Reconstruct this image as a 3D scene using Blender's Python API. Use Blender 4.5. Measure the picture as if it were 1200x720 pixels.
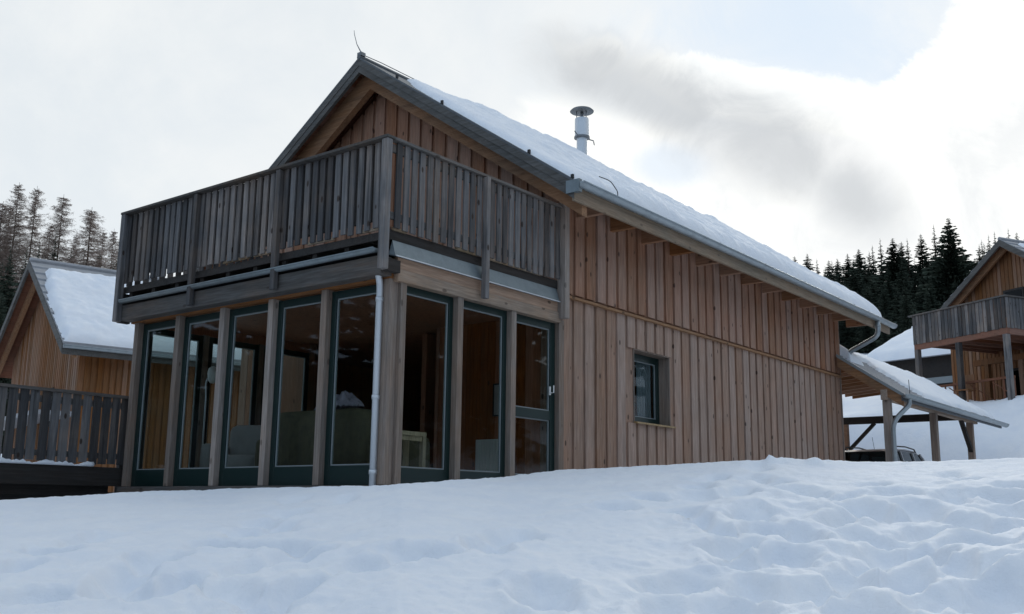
import bpy, bmesh, math, random
import numpy as np
from mathutils import Vector, Matrix
R = math.radians
rng = random.Random(7)
for o in list(bpy.data.objects): bpy.data.objects.remove(o)
S = bpy.context.scene
COL = S.collection

# ------------------------------------------------------------------ camera
CX, CY, CZ = -8.3544, -8.3168, -0.2149
YAW, PITCH, ROLL = R(38.074), R(11.188), R(0.72)
Fv = Vector((math.cos(PITCH)*math.cos(YAW), math.cos(PITCH)*math.sin(YAW), math.sin(PITCH)))
Rv = Fv.cross(Vector((0, 0, 1))).normalized(); Uv = Rv.cross(Fv)
R2 = math.cos(ROLL)*Rv + math.sin(ROLL)*Uv
U2 = -math.sin(ROLL)*Rv + math.cos(ROLL)*Uv
cam = bpy.data.cameras.new('camera'); co = bpy.data.objects.new('camera', cam); COL.objects.link(co)
m3 = Matrix((R2, U2, -Fv)).transposed()
co.matrix_world = Matrix.Translation((CX, CY, CZ)) @ m3.to_4x4()
cam.sensor_width = 36; cam.lens = 36*1196.0/1200; cam.clip_end = 2000; cam.clip_start = 0.05
S.camera = co
S.render.resolution_x = 1024; S.render.resolution_y = 614

# ------------------------------------------------------------------ world: hazy winter sky with a bank of cloud
SUN_AZ, SUN_EL = 20.0, 19.0
W = bpy.data.worlds.new("World"); S.world = W; W.use_nodes = True
nt = W.node_tree; nt.nodes.clear()
def N(t, **k):
    n = nt.nodes.new(t)
    for a, b in k.items(): setattr(n, a, b)
    return n
def inp(n, i, v):
    if isinstance(v, (int, float, tuple)): n.inputs[i].default_value = v
    else: nt.links.new(v, n.inputs[i])
def M(op, a, b=0.0, c=0.0, clamp=False):
    n = N('ShaderNodeMath', operation=op, use_clamp=clamp); inp(n, 0, a); inp(n, 1, b); inp(n, 2, c); return n.outputs[0]
def DOT(v, d):
    n = N('ShaderNodeVectorMath', operation='DOT_PRODUCT'); inp(n, 0, v); inp(n, 1, tuple(d)); return n.outputs['Value']
def SM(v, a, b):
    n = N('ShaderNodeMapRange', interpolation_type='SMOOTHSTEP'); inp(n, 0, v); inp(n, 1, a); inp(n, 2, b); return n.outputs[0]
def MIXC(f, a, b):
    n = N('ShaderNodeMix', data_type='RGBA'); inp(n, 0, f); inp(n, 6, a); inp(n, 7, b); return n.outputs[2]
def rgb(r, g, b): return (r, g, b, 1.0)
def dirv(az, el): return Vector((math.cos(R(el))*math.cos(R(az)), math.cos(R(el))*math.sin(R(az)), math.sin(R(el))))
tc = N('ShaderNodeTexCoord').outputs['Generated']
sky = N('ShaderNodeTexSky', sky_type='NISHITA', sun_disc=False)
sky.sun_elevation = R(SUN_EL); sky.sun_rotation = R(90-SUN_AZ); sky.air_density = 1.0; sky.dust_density = 2.0; sky.altitude = 1200
def noise(v, sc, det=6, rough=.55, dist=0.0, out='Fac'):
    n = N('ShaderNodeTexNoise'); inp(n, 'Vector', v); inp(n, 'Scale', sc); inp(n, 'Detail', det); inp(n, 'Roughness', rough); inp(n, 'Distortion', dist); return n.outputs[out]
def patch(az, el, tilt, wa, wb, nz, namp):
    """soft elliptical patch of cloud around one direction of the sky, edge broken up by noise"""
    c = dirv(az, el); right = c.cross(Vector((0, 0, 1))).normalized(); up = right.cross(c)
    t = R(tilt); a = math.cos(t)*right + math.sin(t)*up; b = -math.sin(t)*right + math.cos(t)*up
    dc = M('MAXIMUM', DOT(tc, c), .05)
    p = M('DIVIDE', DOT(tc, a), dc); q = M('DIVIDE', DOT(tc, b), dc)
    pp = M('POWER', M('ABSOLUTE', M('DIVIDE', p, wa)), 2.0); qq = M('POWER', M('ABSOLUTE', M('DIVIDE', q, wb)), 2.0)
    r = M('SQRT', M('ADD', pp, qq))
    v = M('SUBTRACT', 1.0, r)
    return M('ADD', v, M('MULTIPLY', M('SUBTRACT', nz, .5), namp))
n1 = noise(tc, 5.0, 8, .6, .3); n2 = noise(tc, 13.0, 8, .62, .2); n4 = noise(tc, 9.0, 10, .66, .6)
sdot = DOT(tc, dirv(SUN_AZ, SUN_EL))
near = SM(sdot, -.25, .80)
haze = MIXC(near, rgb(.475, .615, .80), rgb(.80, .845, .865))
skyc = N('ShaderNodeMix', data_type='RGBA', blend_type='MULTIPLY'); inp(skyc, 0, 1.0); inp(skyc, 6, sky.outputs[0]); inp(skyc, 7, rgb(.085, .085, .09))
base = MIXC(.86, skyc.outputs[2], haze)
# fine variation of the thin veil
veil = MIXC(SM(n1, .35, .7), base, MIXC(near, rgb(.50, .60, .735), rgb(.89, .90, .89)))
base = MIXC(.55, base, veil)
# blue opening, upper right
blue = SM(patch(21.5, 25.3, -12, .21, .11, n4, 1.3), .0, .9)
base = MIXC(M('MULTIPLY', blue, M('ADD', .35, M('MULTIPLY', n1, .9))), base, rgb(.66, .77, .90))
# bright white cloud masses near the sun
wcol = MIXC(SM(n4, .3, .65), rgb(.84, .86, .87), rgb(1.07, 1.07, 1.04))
w1 = SM(patch(21, 14.8, -10, .36, .13, n1, 1.1), .0, .55)
base = MIXC(w1, base, wcol)
w2 = SM(patch(10.2, 22.6, 40, .115, .075, n4, 1.2), .0, .16)
base = MIXC(w2, base, wcol)
w3 = SM(patch(24.0, 22.6, -17, .19, .032, n4, 1.9), .0, .22)
base = MIXC(M('MULTIPLY', w3, .6), base, rgb(1.04, 1.04, 1.0))
w4 = SM(patch(32.5, 20.0, -20, .10, .05, n4, 1.3), .0, .4)
base = MIXC(M('MULTIPLY', w4, .8), base, rgb(1.0, 1.0, .97))
b2 = SM(patch(28.9, 19.0, -5, .06, .028, n4, 1.6), .0, .8)
base = MIXC(M('MULTIPLY', b2, .7), base, rgb(.70, .79, .90))
# grey bank of cloud
nm = M('ADD', M('MULTIPLY', n1, .5), M('MULTIPLY', n4, .5))
g1 = SM(patch(30.0, 22.9, -22, .16, .050, nm, 1.8), .0, .7)
g2 = SM(patch(23.2, 19.7, -28, .15, .070, nm, 1.7), .0, .7)
g3 = SM(patch(18.9, 16.8, -50, .09, .058, nm, 1.7), .0, .7)
gg = M('MAXIMUM', M('MAXIMUM', g1, g2), g3)
base = MIXC(M('MULTIPLY', gg, M('ADD', .50, M('MULTIPLY', n4, .60))), base, rgb(.55, .575, .60))
bg = N('ShaderNodeBackground'); inp(bg, 0, base); bg.inputs[1].default_value = 1.0
wo = N('ShaderNodeOutputWorld'); nt.links.new(bg.outputs[0], wo.inputs[0])

# ------------------------------------------------------------------ sun (veiled by cloud)
sl = bpy.data.lights.new('sun', 'SUN'); sl.energy = 1.3; sl.angle = R(16); sl.color = (1, .95, .87)
so = bpy.data.objects.new('sun', sl); COL.objects.link(so)
so.rotation_euler = (-dirv(SUN_AZ, SUN_EL)).to_track_quat('-Z', 'Y').to_euler()
so.location = (0, 0, 40)
S.view_settings.view_transform = 'Standard'; S.view_settings.look = 'None'
S.view_settings.exposure = 0.12; S.view_settings.gamma = 1; S.view_settings.use_curve_mapping = False
try:
    S.cycles.transparent_max_bounces = 16; S.cycles.max_bounces = 8
except Exception: pass

# ------------------------------------------------------------------ materials
class NT:
    def __init__(s, name):
        s.m = bpy.data.materials.new(name); s.m.use_nodes = True; s.t = s.m.node_tree; s.t.nodes.clear()
        s.o = s.n('ShaderNodeOutputMaterial')
    def n(s, t, **k):
        n = s.t.nodes.new(t)
        for a, b in k.items(): setattr(n, a, b)
        return n
    def i(s, n, i, v):
        if isinstance(v, (int, float, tuple)): n.inputs[i].default_value = v
        else: s.t.links.new(v, n.inputs[i])
    def math(s, op, a, b=0.0, clamp=False):
        n = s.n('ShaderNodeMath', operation=op, use_clamp=clamp); s.i(n, 0, a); s.i(n, 1, b); return n.outputs[0]
    def mix(s, f, a, b, mode='MIX'):
        n = s.n('ShaderNodeMix', data_type='RGBA', blend_type=mode); s.i(n, 0, f); s.i(n, 6, a); s.i(n, 7, b); return n.outputs[2]
    def rng(s, v, a, b, c=0.0, d=1.0):
        n = s.n('ShaderNodeMapRange', interpolation_type='SMOOTHSTEP'); s.i(n, 0, v); s.i(n, 1, a); s.i(n, 2, b); s.i(n, 3, c); s.i(n, 4, d); return n.outputs[0]
    def coord(s, scale=(1, 1, 1)):
        t = s.n('ShaderNodeTexCoord').outputs['Object']
        mp = s.n('ShaderNodeMapping'); s.i(mp, 'Vector', t); mp.inputs['Scale'].default_value = scale; return mp.outputs[0]
    def noise(s, v, sc, det=5, rough=.55, dist=0.0):
        n = s.n('ShaderNodeTexNoise'); s.i(n, 'Vector', v); s.i(n, 'Scale', sc); s.i(n, 'Detail', det); s.i(n, 'Roughness', rough); s.i(n, 'Distortion', dist); return n.outputs['Fac']
    def attr(s, name):
        n = s.n('ShaderNodeAttribute'); n.attribute_name = name; return n.outputs['Fac']
    def bsdf(s, col, rough=.7, metal=0.0, spec=.5, bump=None, bstr=.3, bdist=.02, **k):
        b = s.n('ShaderNodeBsdfPrincipled'); s.i(b, 'Base Color', col); s.i(b, 'Roughness', rough); s.i(b, 'Metallic', metal); s.i(b, 'Specular IOR Level', spec)
        for a, v in k.items(): s.i(b, a, v)
        if bump is not None:
            bp = s.n('ShaderNodeBump'); s.i(bp, 'Height', bump); bp.inputs['Strength'].default_value = bstr; bp.inputs['Distance'].default_value = bdist
            s.t.links.new(bp.outputs[0], b.inputs['Normal'])
        s.t.links.new(b.outputs[0], s.o.inputs[0]); return b

def wood(name, c, grey, wlo=.2, whi=.8, axis='z', knots=.6, var=.5, rough=.75, stain=.74):
    """boards: base colour c weathering in patches to grey, grain along one axis, knots, a different tone per board (attribute tint)"""
    s = NT(name)
    sc = {'z': (1, 1, .06), 'x': (.06, 1, 1), 'y': (1, .06, 1), 'n': (1, 1, 1)}[axis]
    v = s.coord(sc); tint = s.attr('tint')
    off = s.n('ShaderNodeCombineXYZ'); s.i(off, 0, s.math('MULTIPLY', tint, 37.0)); s.i(off, 1, s.math('MULTIPLY', tint, 13.0)); s.i(off, 2, s.math('MULTIPLY', tint, 3.0))
    ad = s.n('ShaderNodeVectorMath', operation='ADD'); s.i(ad, 0, v); s.i(ad, 1, off.outputs[0]); v = ad.outputs[0]
    g = s.noise(v, 42, 6, .65); big = s.noise(s.coord(), 1.1, 4, .6); streak = s.noise(v, 9, 4, .6, .4)
    wmask = s.rng(s.math('ADD', s.math('MULTIPLY', big, .6), s.math('MULTIPLY', streak, .4)), wlo, whi)
    wmask = s.math('MULTIPLY_ADD', tint, .35) if False else wmask
    col = s.mix(wmask, c+(1,), grey+(1,))
    col = s.mix(s.rng(g, .35, .75), s.mix(1.0, col, (.68, .64, .6, 1), 'MULTIPLY'), col)
    col = s.mix(s.rng(streak, .52, .72), col, s.mix(1.0, col, (stain*1.04, stain, stain*.98, 1), 'MULTIPLY'))
    br = s.rng(tint, 0, 1, 1-var*.55, 1+var*.45)
    hs = s.n('ShaderNodeHueSaturation'); s.i(hs, 'Color', col); s.i(hs, 'Value', br); s.i(hs, 'Saturation', s.math('SUBTRACT', 1.2, s.math('MULTIPLY', tint, .4))); col = hs.outputs[0]
    vo = s.n('ShaderNodeTexVoronoi'); sk = {'z': (1, 1, .5), 'x': (.5, 1, 1), 'y': (1, .5, 1), 'n': (1, 1, 1)}[axis]
    s.i(vo, 'Vector', s.coord(sk)); s.i(vo, 'Scale', 5.5); s.i(vo, 'Randomness', 1.0)
    kn = s.math('MULTIPLY', s.rng(vo.outputs['Distance'], .085, .14, 1, 0), knots)
    col = s.mix(kn, col, (.035, .022, .016, 1))
    s.bsdf(col, rough, bump=s.math('ADD', g, s.math('MULTIPLY', streak, .6)), bstr=.35, bdist=.008, spec=.25)
    return s.m
def metal(name, c, rough=.4, met=.85, dirt=.35):
    s = NT(name); v = s.coord(); n = s.noise(v, 6, 6, .65); n2 = s.noise(v, 40, 3)
    col = s.mix(s.math('MULTIPLY', s.rng(n, .4, .7), dirt), c+(1,), tuple(x*.55 for x in c)+(1,))
    s.bsdf(col, s.rng(n2, .3, .7, rough*.95, rough*1.12), met); return s.m
def paint(name, c, rough=.45, var=.25, spec=.5):
    s = NT(name); n = s.noise(s.coord(), 9, 6, .6)
    s.bsdf(s.mix(s.math('MULTIPLY', s.rng(n, .35, .75), var), c+(1,), tuple(x*.6+.01 for x in c)+(1,)), rough, spec=spec, bump=n, bstr=.08, bdist=.01); return s.m

MAT = {}
MAT['wall'] = wood('larch_cladding', (.46, .30, .225), (.42, .315, .26), .30, .66, knots=.8, var=.20)
MAT['wall_fresh'] = wood('larch_cladding_sheltered', (.43, .24, .165), (.41, .275, .21), .35, .70, knots=.75, var=.22)
MAT['grey'] = wood('weathered_boards', (.26, .22, .195), (.125, .13, .14), .30, .60, knots=.9, var=.9, stain=.42)
MAT['greyx'] = wood('weathered_beam_x', (.19, .155, .13), (.13, .13, .13), .3, .6, 'x', knots=.6, var=.5)
MAT['greyy'] = wood('weathered_beam_y', (.19, .15, .125), (.13, .13, .13), .3, .6, 'y', knots=.6, var=.5)
MAT['fascia'] = wood('fascia_board', (.17, .165, .16), (.13, .135, .135), .3, .6, 'y', knots=.2, var=.3)
MAT['tanx'] = wood('eave_board', (.36, .25, .16), (.27, .22, .16), .3, .65, 'x', knots=.4, var=.3)
MAT['beamx'] = wood('larch_beam_x', (.44, .29, .19), (.33, .27, .22), .3, .65, 'x', knots=.6, var=.35)
MAT['orangex'] = wood('sheltered_beam_x', (.44, .26, .155), (.38, .26, .18), .4, .75, 'x', knots=.7, var=.35)
MAT['orangey'] = wood('sheltered_beam_y', (.40, .21, .12), (.34, .21, .14), .4, .75, 'y', knots=.6, var=.35)
MAT['post'] = wood('larch_post', (.38, .29, .235), (.31, .275, .25), .3, .62, knots=.5, var=.45)
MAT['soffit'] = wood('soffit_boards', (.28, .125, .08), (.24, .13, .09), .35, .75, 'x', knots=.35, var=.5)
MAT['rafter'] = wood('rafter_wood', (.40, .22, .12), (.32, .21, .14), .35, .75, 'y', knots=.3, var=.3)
MAT['inner'] = wood('interior_boards', (.50, .19, .095), (.42, .19, .11), .35, .75, knots=.6, var=.5, rough=.5)
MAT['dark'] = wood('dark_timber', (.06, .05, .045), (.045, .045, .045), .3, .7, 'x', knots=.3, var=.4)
MAT['ochre'] = wood('ochre_cladding', (.34, .165, .082), (.29, .175, .105), .35, .7, knots=.3, var=.45)
MAT['light'] = wood('pale_beech', (.55, .42, .26), (.5, .38, .24), .3, .7, knots=.1, var=.3, rough=.4)
MAT['green'] = paint('dark_green_paint', (.004, .020, .0185), .35, .3)
MAT['bead'] = paint('grey_sealing_bead', (.25, .28, .29), .4, .2)
MAT['zinc'] = metal('zinc_sheet', (.36, .40, .42), .42, .75)
MAT['flash'] = metal('zinc_flashing', (.22, .26, .28), .5, .6)
MAT['steel'] = metal('stainless_flue', (.62, .65, .68), .5, .8, .05)
MAT['darkmetal'] = metal('dark_roof_sheet', (.12, .13, .14), .5, .5)
MAT['rust'] = metal('flue_hood', (.20, .21, .22), .5, .7)
MAT['roofsheet'] = metal('grey_roof_sheet', (.33, .34, .36), .55, .3)
MAT['concrete'] = paint('foundation', (.05, .048, .045), .9, .4)  # dark plinth tone, also put under the terrace deck as shade
MAT['white'] = paint('white_enamel', (.75, .75, .73), .4, .1)
MAT['cloth'] = paint('pale_cloth', (.36, .34, .33), .9, .3)
MAT['lilac'] = paint('reflected_snow', (.42, .37, .44), .9, .9)  # mottled tones stand in for snow mirrored in the glass
MAT['olive'] = paint('reflected_hillside', (.13, .11, .065), .9, .9)  # olive tones stand in for the grassy hillside mirrored in the glass
MAT['black'] = paint('black_rubber', (.015, .015, .017), .6, .2)
MAT['carpaint'] = paint('silver_car_paint', (.38, .39, .41), .25, .1, .7)
MAT['curtain'] = paint('net_curtain', (.20, .23, .26), .9, .2)
def glass(name, tint, rough=.02, ior=1.27):
    s = NT(name); f = s.n('ShaderNodeFresnel'); gm = s.n('ShaderNodeNewGeometry'); s.i(f, 0, s.rng(gm.outputs['Backfacing'], 0, 1, ior, 1/ior))
    t = s.n('ShaderNodeBsdfTransparent'); t.inputs[0].default_value = tint
    g = s.n('ShaderNodeBsdfGlossy'); g.inputs['Roughness'].default_value = rough; g.inputs['Color'].default_value = (.95, .97, 1, 1)
    n = s.noise(s.coord(), 1.3, 2); b = s.n('ShaderNodeBump'); s.i(b, 'Height', n); b.inputs['Strength'].default_value = .02; b.inputs['Distance'].default_value = .01
    s.t.links.new(b.outputs[0], g.inputs['Normal'])
    mx = s.n('ShaderNodeMixShader'); s.i(mx, 0, f.outputs[0]); s.t.links.new(t.outputs[0], mx.inputs[1]); s.t.links.new(g.outputs[0], mx.inputs[2])
    s.t.links.new(mx.outputs[0], s.o.inputs[0]); return s.m
MAT['glass'] = glass('window_glass', (.80, .84, .83, 1))
MAT['carglass'] = glass('car_glass', (.10, .12, .12, 1))
def snow(name, scale=1.0, bstr=.5):
    s = NT(name); v = s.coord(); a = s.noise(v, 2.3*scale, 6, .6); b = s.noise(v, 60*scale, 4, .7); c = s.noise(v, 11*scale, 4, .6)
    col = s.mix(s.rng(a, .3, .7), (.80, .84, .90, 1), (.86, .885, .92, 1))
    e = s.noise(v, 170*scale, 3, .7); h = s.math('ADD', s.math('ADD', s.math('MULTIPLY', c, .8), s.math('MULTIPLY', b, .30)), s.math('MULTIPLY', e, .10))
    s.bsdf(col, .75, spec=.25, bump=h, bstr=bstr, bdist=.03, **{'Subsurface Weight': 0.0}); return s.m
MAT['snow'] = snow('snow'); MAT['roofsnow'] = snow('roof_snow_mat', .8, .5)
def foliage(name, a, b):
    s = NT(name); t = s.attr('tint'); n = s.noise(s.coord(), 1.2, 3)
    col = s.mix(s.math('ADD', s.math('MULTIPLY', t, .6), s.math('MULTIPLY', n, .4)), a+(1,), b+(1,)); s.bsdf(col, .85, spec=.15); return s.m
MAT['spruce'] = foliage('spruce_needles_hazed', (.014, .021, .016), (.062, .078, .055))  # needle tones lifted a little, slight haze put into the colour
MAT['larch'] = foliage('bare_larch_twigs', (.15, .11, .09), (.32, .25, .21))
MAT['bark'] = foliage('bark', (.05, .035, .028), (.12, .09, .07))

# ------------------------------------------------------------------ mesh builder
class MB:
    def __init__(s): s.v = []; s.f = []; s.t = []
    def add(s, vs, fs, t=None):
        b = len(s.v); t = rng.random() if t is None else t
        s.v += [tuple(p) for p in vs]; s.t += [t]*len(vs); s.f += [tuple(b+i for i in f) for f in fs]; return s
    def hexa(s, p, t=None):   # 4 bottom pts ccw, 4 top pts
        return s.add(p, [(3, 2, 1, 0), (4, 5, 6, 7), (0, 1, 5, 4), (1, 2, 6, 5), (2, 3, 7, 6), (3, 0, 4, 7)], t)
    def box(s, x0, x1, y0, y1, z0, z1, t=None):
        x0, x1 = sorted((x0, x1)); y0, y1 = sorted((y0, y1)); z0, z1 = sorted((z0, z1))
        return s.hexa([(x0, y0, z0), (x1, y0, z0), (x1, y1, z0), (x0, y1, z0), (x0, y0, z1), (x1, y0, z1), (x1, y1, z1), (x0, y1, z1)], t)
    def bar(s, a, b, w, h, up=(0, 0, 1), t=None):
        a = Vector(a); b = Vector(b); d = (b-a).normalized(); u = Vector(up); sd = d.cross(u).normalized()*w/2; u2 = sd.cross(d).normalized()*h/2
        return s.hexa([a-sd-u2, a+sd-u2, b+sd-u2, b-sd-u2, a-sd+u2, a+sd+u2, b+sd+u2, b-sd+u2], t)
    def tube(s, pts, r, n=12, t=None, cap=True):
        pts = [Vector(p) for p in pts]; rs = r if isinstance(r, (list, tuple)) else [r]*len(pts); vs = []; u = None
        for i, p in enumerate(pts):
            d = (pts[min(i+1, len(pts)-1)]-pts[max(i-1, 0)]).normalized()
            if u is None: u = d.orthogonal().normalized()
            u = (u-d*u.dot(d)).normalized(); w = d.cross(u)
            vs += [p+(u*math.cos(2*math.pi*k/n)+w*math.sin(2*math.pi*k/n))*rs[i] for k in range(n)]
        fs = [(i*n+k, i*n+(k+1) % n, (i+1)*n+(k+1) % n, (i+1)*n+k) for i in range(len(pts)-1) for k in range(n)]
        if cap: fs += [tuple(range(n))[::-1], tuple((len(pts)-1)*n+k for k in range(n))]
        return s.add(vs, fs, t)
    def lathe(s, prof, c=(0, 0, 0), n=24, t=None):
        vs = [(c[0]+r*math.cos(2*math.pi*k/n), c[1]+r*math.sin(2*math.pi*k/n), c[2]+z) for r, z in prof for k in range(n)]
        fs = [(i*n+k, i*n+(k+1) % n, (i+1)*n+(k+1) % n, (i+1)*n+k) for i in range(len(prof)-1) for k in range(n)]
        fs += [tuple(range(n))[::-1], tuple((len(prof)-1)*n+k for k in range(n))]
        return s.add(vs, fs, t)
    def gutter(s, a, b, r, wall=.008, n=10, t=.5):
        """half-round channel from a to b, open upwards, with end caps"""
        a = Vector(a); b = Vector(b); d = (b-a).normalized(); sd = d.cross(Vector((0, 0, 1))).normalized(); vs = []
        for p in (a, b):
            for rr in (r, r-wall):
                for k in range(n+1):
                    th = math.pi+math.pi*k/n; vs.append(p+sd*math.cos(th)*rr+Vector((0, 0, math.sin(th)*rr)))
        m = n+1; fs = []
        for k in range(n):
            fs += [(k, k+1, 2*m+k+1, 2*m+k), (m+k+1, m+k, 3*m+k, 3*m+k+1), (k+1, k, m+k, m+k+1), (2*m+k, 2*m+k+1, 3*m+k+1, 3*m+k)]
        fs += [(0, 2*m, 3*m, m), (n, m+n, 3*m+n, 2*m+n)]
        s.add(vs, fs, t)
        for p, sg in ((a, -1), (b, 1)):   # end caps
            q = p+d*sg*.002; vs = [q+sd*math.cos(math.pi+math.pi*k/n)*(r+.004)+Vector((0, 0, math.sin(math.pi+math.pi*k/n)*(r+.004))) for k in range(m)]
            vs += [v+d*sg*.006 for v in vs]
            s.add(vs, [tuple(range(m)), tuple(range(m, 2*m))[::-1]]+[(k, k+m, k+1+m, k+1) for k in range(m-1)]+[(0, m-1, 2*m-1, m)], t)
        for e in (1, -1):                 # rolled bead edges
            s.tube([a+sd*r*e, b+sd*r*e], .011, 6, t)
        return s
    def build(s, name, mat, parent=None, smooth=False, bevel=0.0):
        me = bpy.data.meshes.new(name); me.from_pydata(s.v, [], s.f); me.update()
        bm = bmesh.new(); bm.from_mesh(me); bmesh.ops.recalc_face_normals(bm, faces=bm.faces); bm.to_mesh(me); bm.free()
        at = me.attributes.new('tint', 'FLOAT', 'POINT'); at.data.foreach_set('value', s.t)
        me.materials.append(mat)
        if smooth: me.polygons.foreach_set('use_smooth', [True]*len(me.polygons))
        o = bpy.data.objects.new(name, me); COL.objects.link(o)
        if parent is not None: o.parent = parent
        if bevel:
            b = o.modifiers.new('bevel', 'BEVEL'); b.width = bevel; b.segments = 2; b.limit_method = 'ANGLE'
        return o
def tag(o, label=None, cat=None, group=None, kind=None):
    for k, v in (('label', label), ('category', cat), ('group', group), ('kind', kind)):
        if v: o[k] = v
    return o
def thing(name, label, cat, loc=(0, 0, 0), rz=0.0, group=None):
    o = bpy.data.objects.new(name, None); COL.objects.link(o); o.location = loc; o.rotation_euler = (0, 0, rz); o.empty_display_size = .3
    return tag(o, label, cat, group)
def copy_tree(o, parent=None):
    c = o.copy(); COL.objects.link(c); c.parent = parent
    for ch in o.children: copy_tree(ch, c)
    return c

# value noise in numpy
def vnoise(x, y, seed=0, octaves=4, gain=.5):
    r = np.random.RandomState(seed); T = r.rand(256, 256); out = np.zeros_like(x, dtype=float); a = 1.0; tot = 0
    for o in range(octaves):
        xi = np.floor(x).astype(int); yi = np.floor(y).astype(int); fx = x-xi; fy = y-yi; fx = fx*fx*fx*(fx*(fx*6-15)+10); fy = fy*fy*fy*(fy*(fy*6-15)+10)
        g = lambda i, j: T[i % 256, j % 256]
        v = (g(xi, yi)*(1-fx)+g(xi+1, yi)*fx)*(1-fy)+(g(xi, yi+1)*(1-fx)+g(xi+1, yi+1)*fx)*fy
        out += a*(v-.5); tot += a; a *= gain; x = x*2.03+17.3; y = y*2.03+5.1
    return out/tot*2
def sstep(x, a, b):
    t = np.clip((x-a)/(b-a), 0, 1); return t*t*(3-2*t)

# ------------------------------------------------------------------ ground: one sheet of snow from the photographer's feet to the horizon
LEFT_O, LEFT_R = (6.07, 21.25), R(-13)
RIGHT_O, RIGHT_R = (31.74, .09), R(-29)
PR = [(-4.7,-1.11),(-4.24,-0.64),(-3.77,-0.41),(-5.07,-2.09),(-4.64,-2.2),(-4.39,-1.99),(-4.03,-1.77),(-4.63,-2.54),(-4.45,-2.57),(-3.48,-1.71),(-3.88,-2.59),(-4.32,-2.99),(-2.92,-1.33),(-2.52,-0.93),(-2.67,-1.4),(-2.07,-0.83),(-3.51,-2.66),(-3.29,-2.21),(-4.17,-3.41),(-4.34,-3.43),(-4.53,-3.6),(-1.43,-0.82),(-1.43,-0.13),(-3.65,-3.49),(-3.5,-3.56),(-3.24,-3.54),(-2.23,-3.55),(-2.74,-3.75),(-3.53,-4.81),(-0.59,-3.41),(-3.35,-5.47),(-3.22,-5.76),(-2.8,-5.27),(0.27,-3.79),(0.57,-4.03),(-0.43,-4.62),(-1.8,-5.52),(-1.0,-5.29),(-0.17,-5.37),(0.26,-5.29),(0.65,-4.97),(-2.3,-6.12),(-2.82,-5.97),(-2.62,-6.04),(1.06,-5.83),(0.41,-5.73),(1.01,-5.34),(1.2,-6.14),(-0.17,-6.38),(-1.35,-6.24),(-1.72,-6.54),(-1.41,-6.03),(-2.65,-6.69),(-2.32,-6.95),(-1.79,-6.8),(0.85,-4.54),(1.3,-4.05),(2.28,-3.47),(-2.07,-5.31),(-0.94,-4.99),(0.11,-5.68),(0.05,-6.15),(-0.84,-6.42),(0.62,-6.39),(-2.17,-6.37),(-2.61,-6.89),(-3.05,-6.43),(-2.76,-5.74)]
_r = random.Random(77)
for _k in range(95):      # more prints in the trampled patch on the right
    _a, _d = R(_r.uniform(6, 31)), _r.uniform(5.6, 11.2)
    _x, _y = CX+_d*math.cos(_a), CY+_d*math.sin(_a)
    if all((_x-q[0])**2+(_y-q[1])**2 > .36**2 for q in PR): PR.append((_x, _y))
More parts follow.
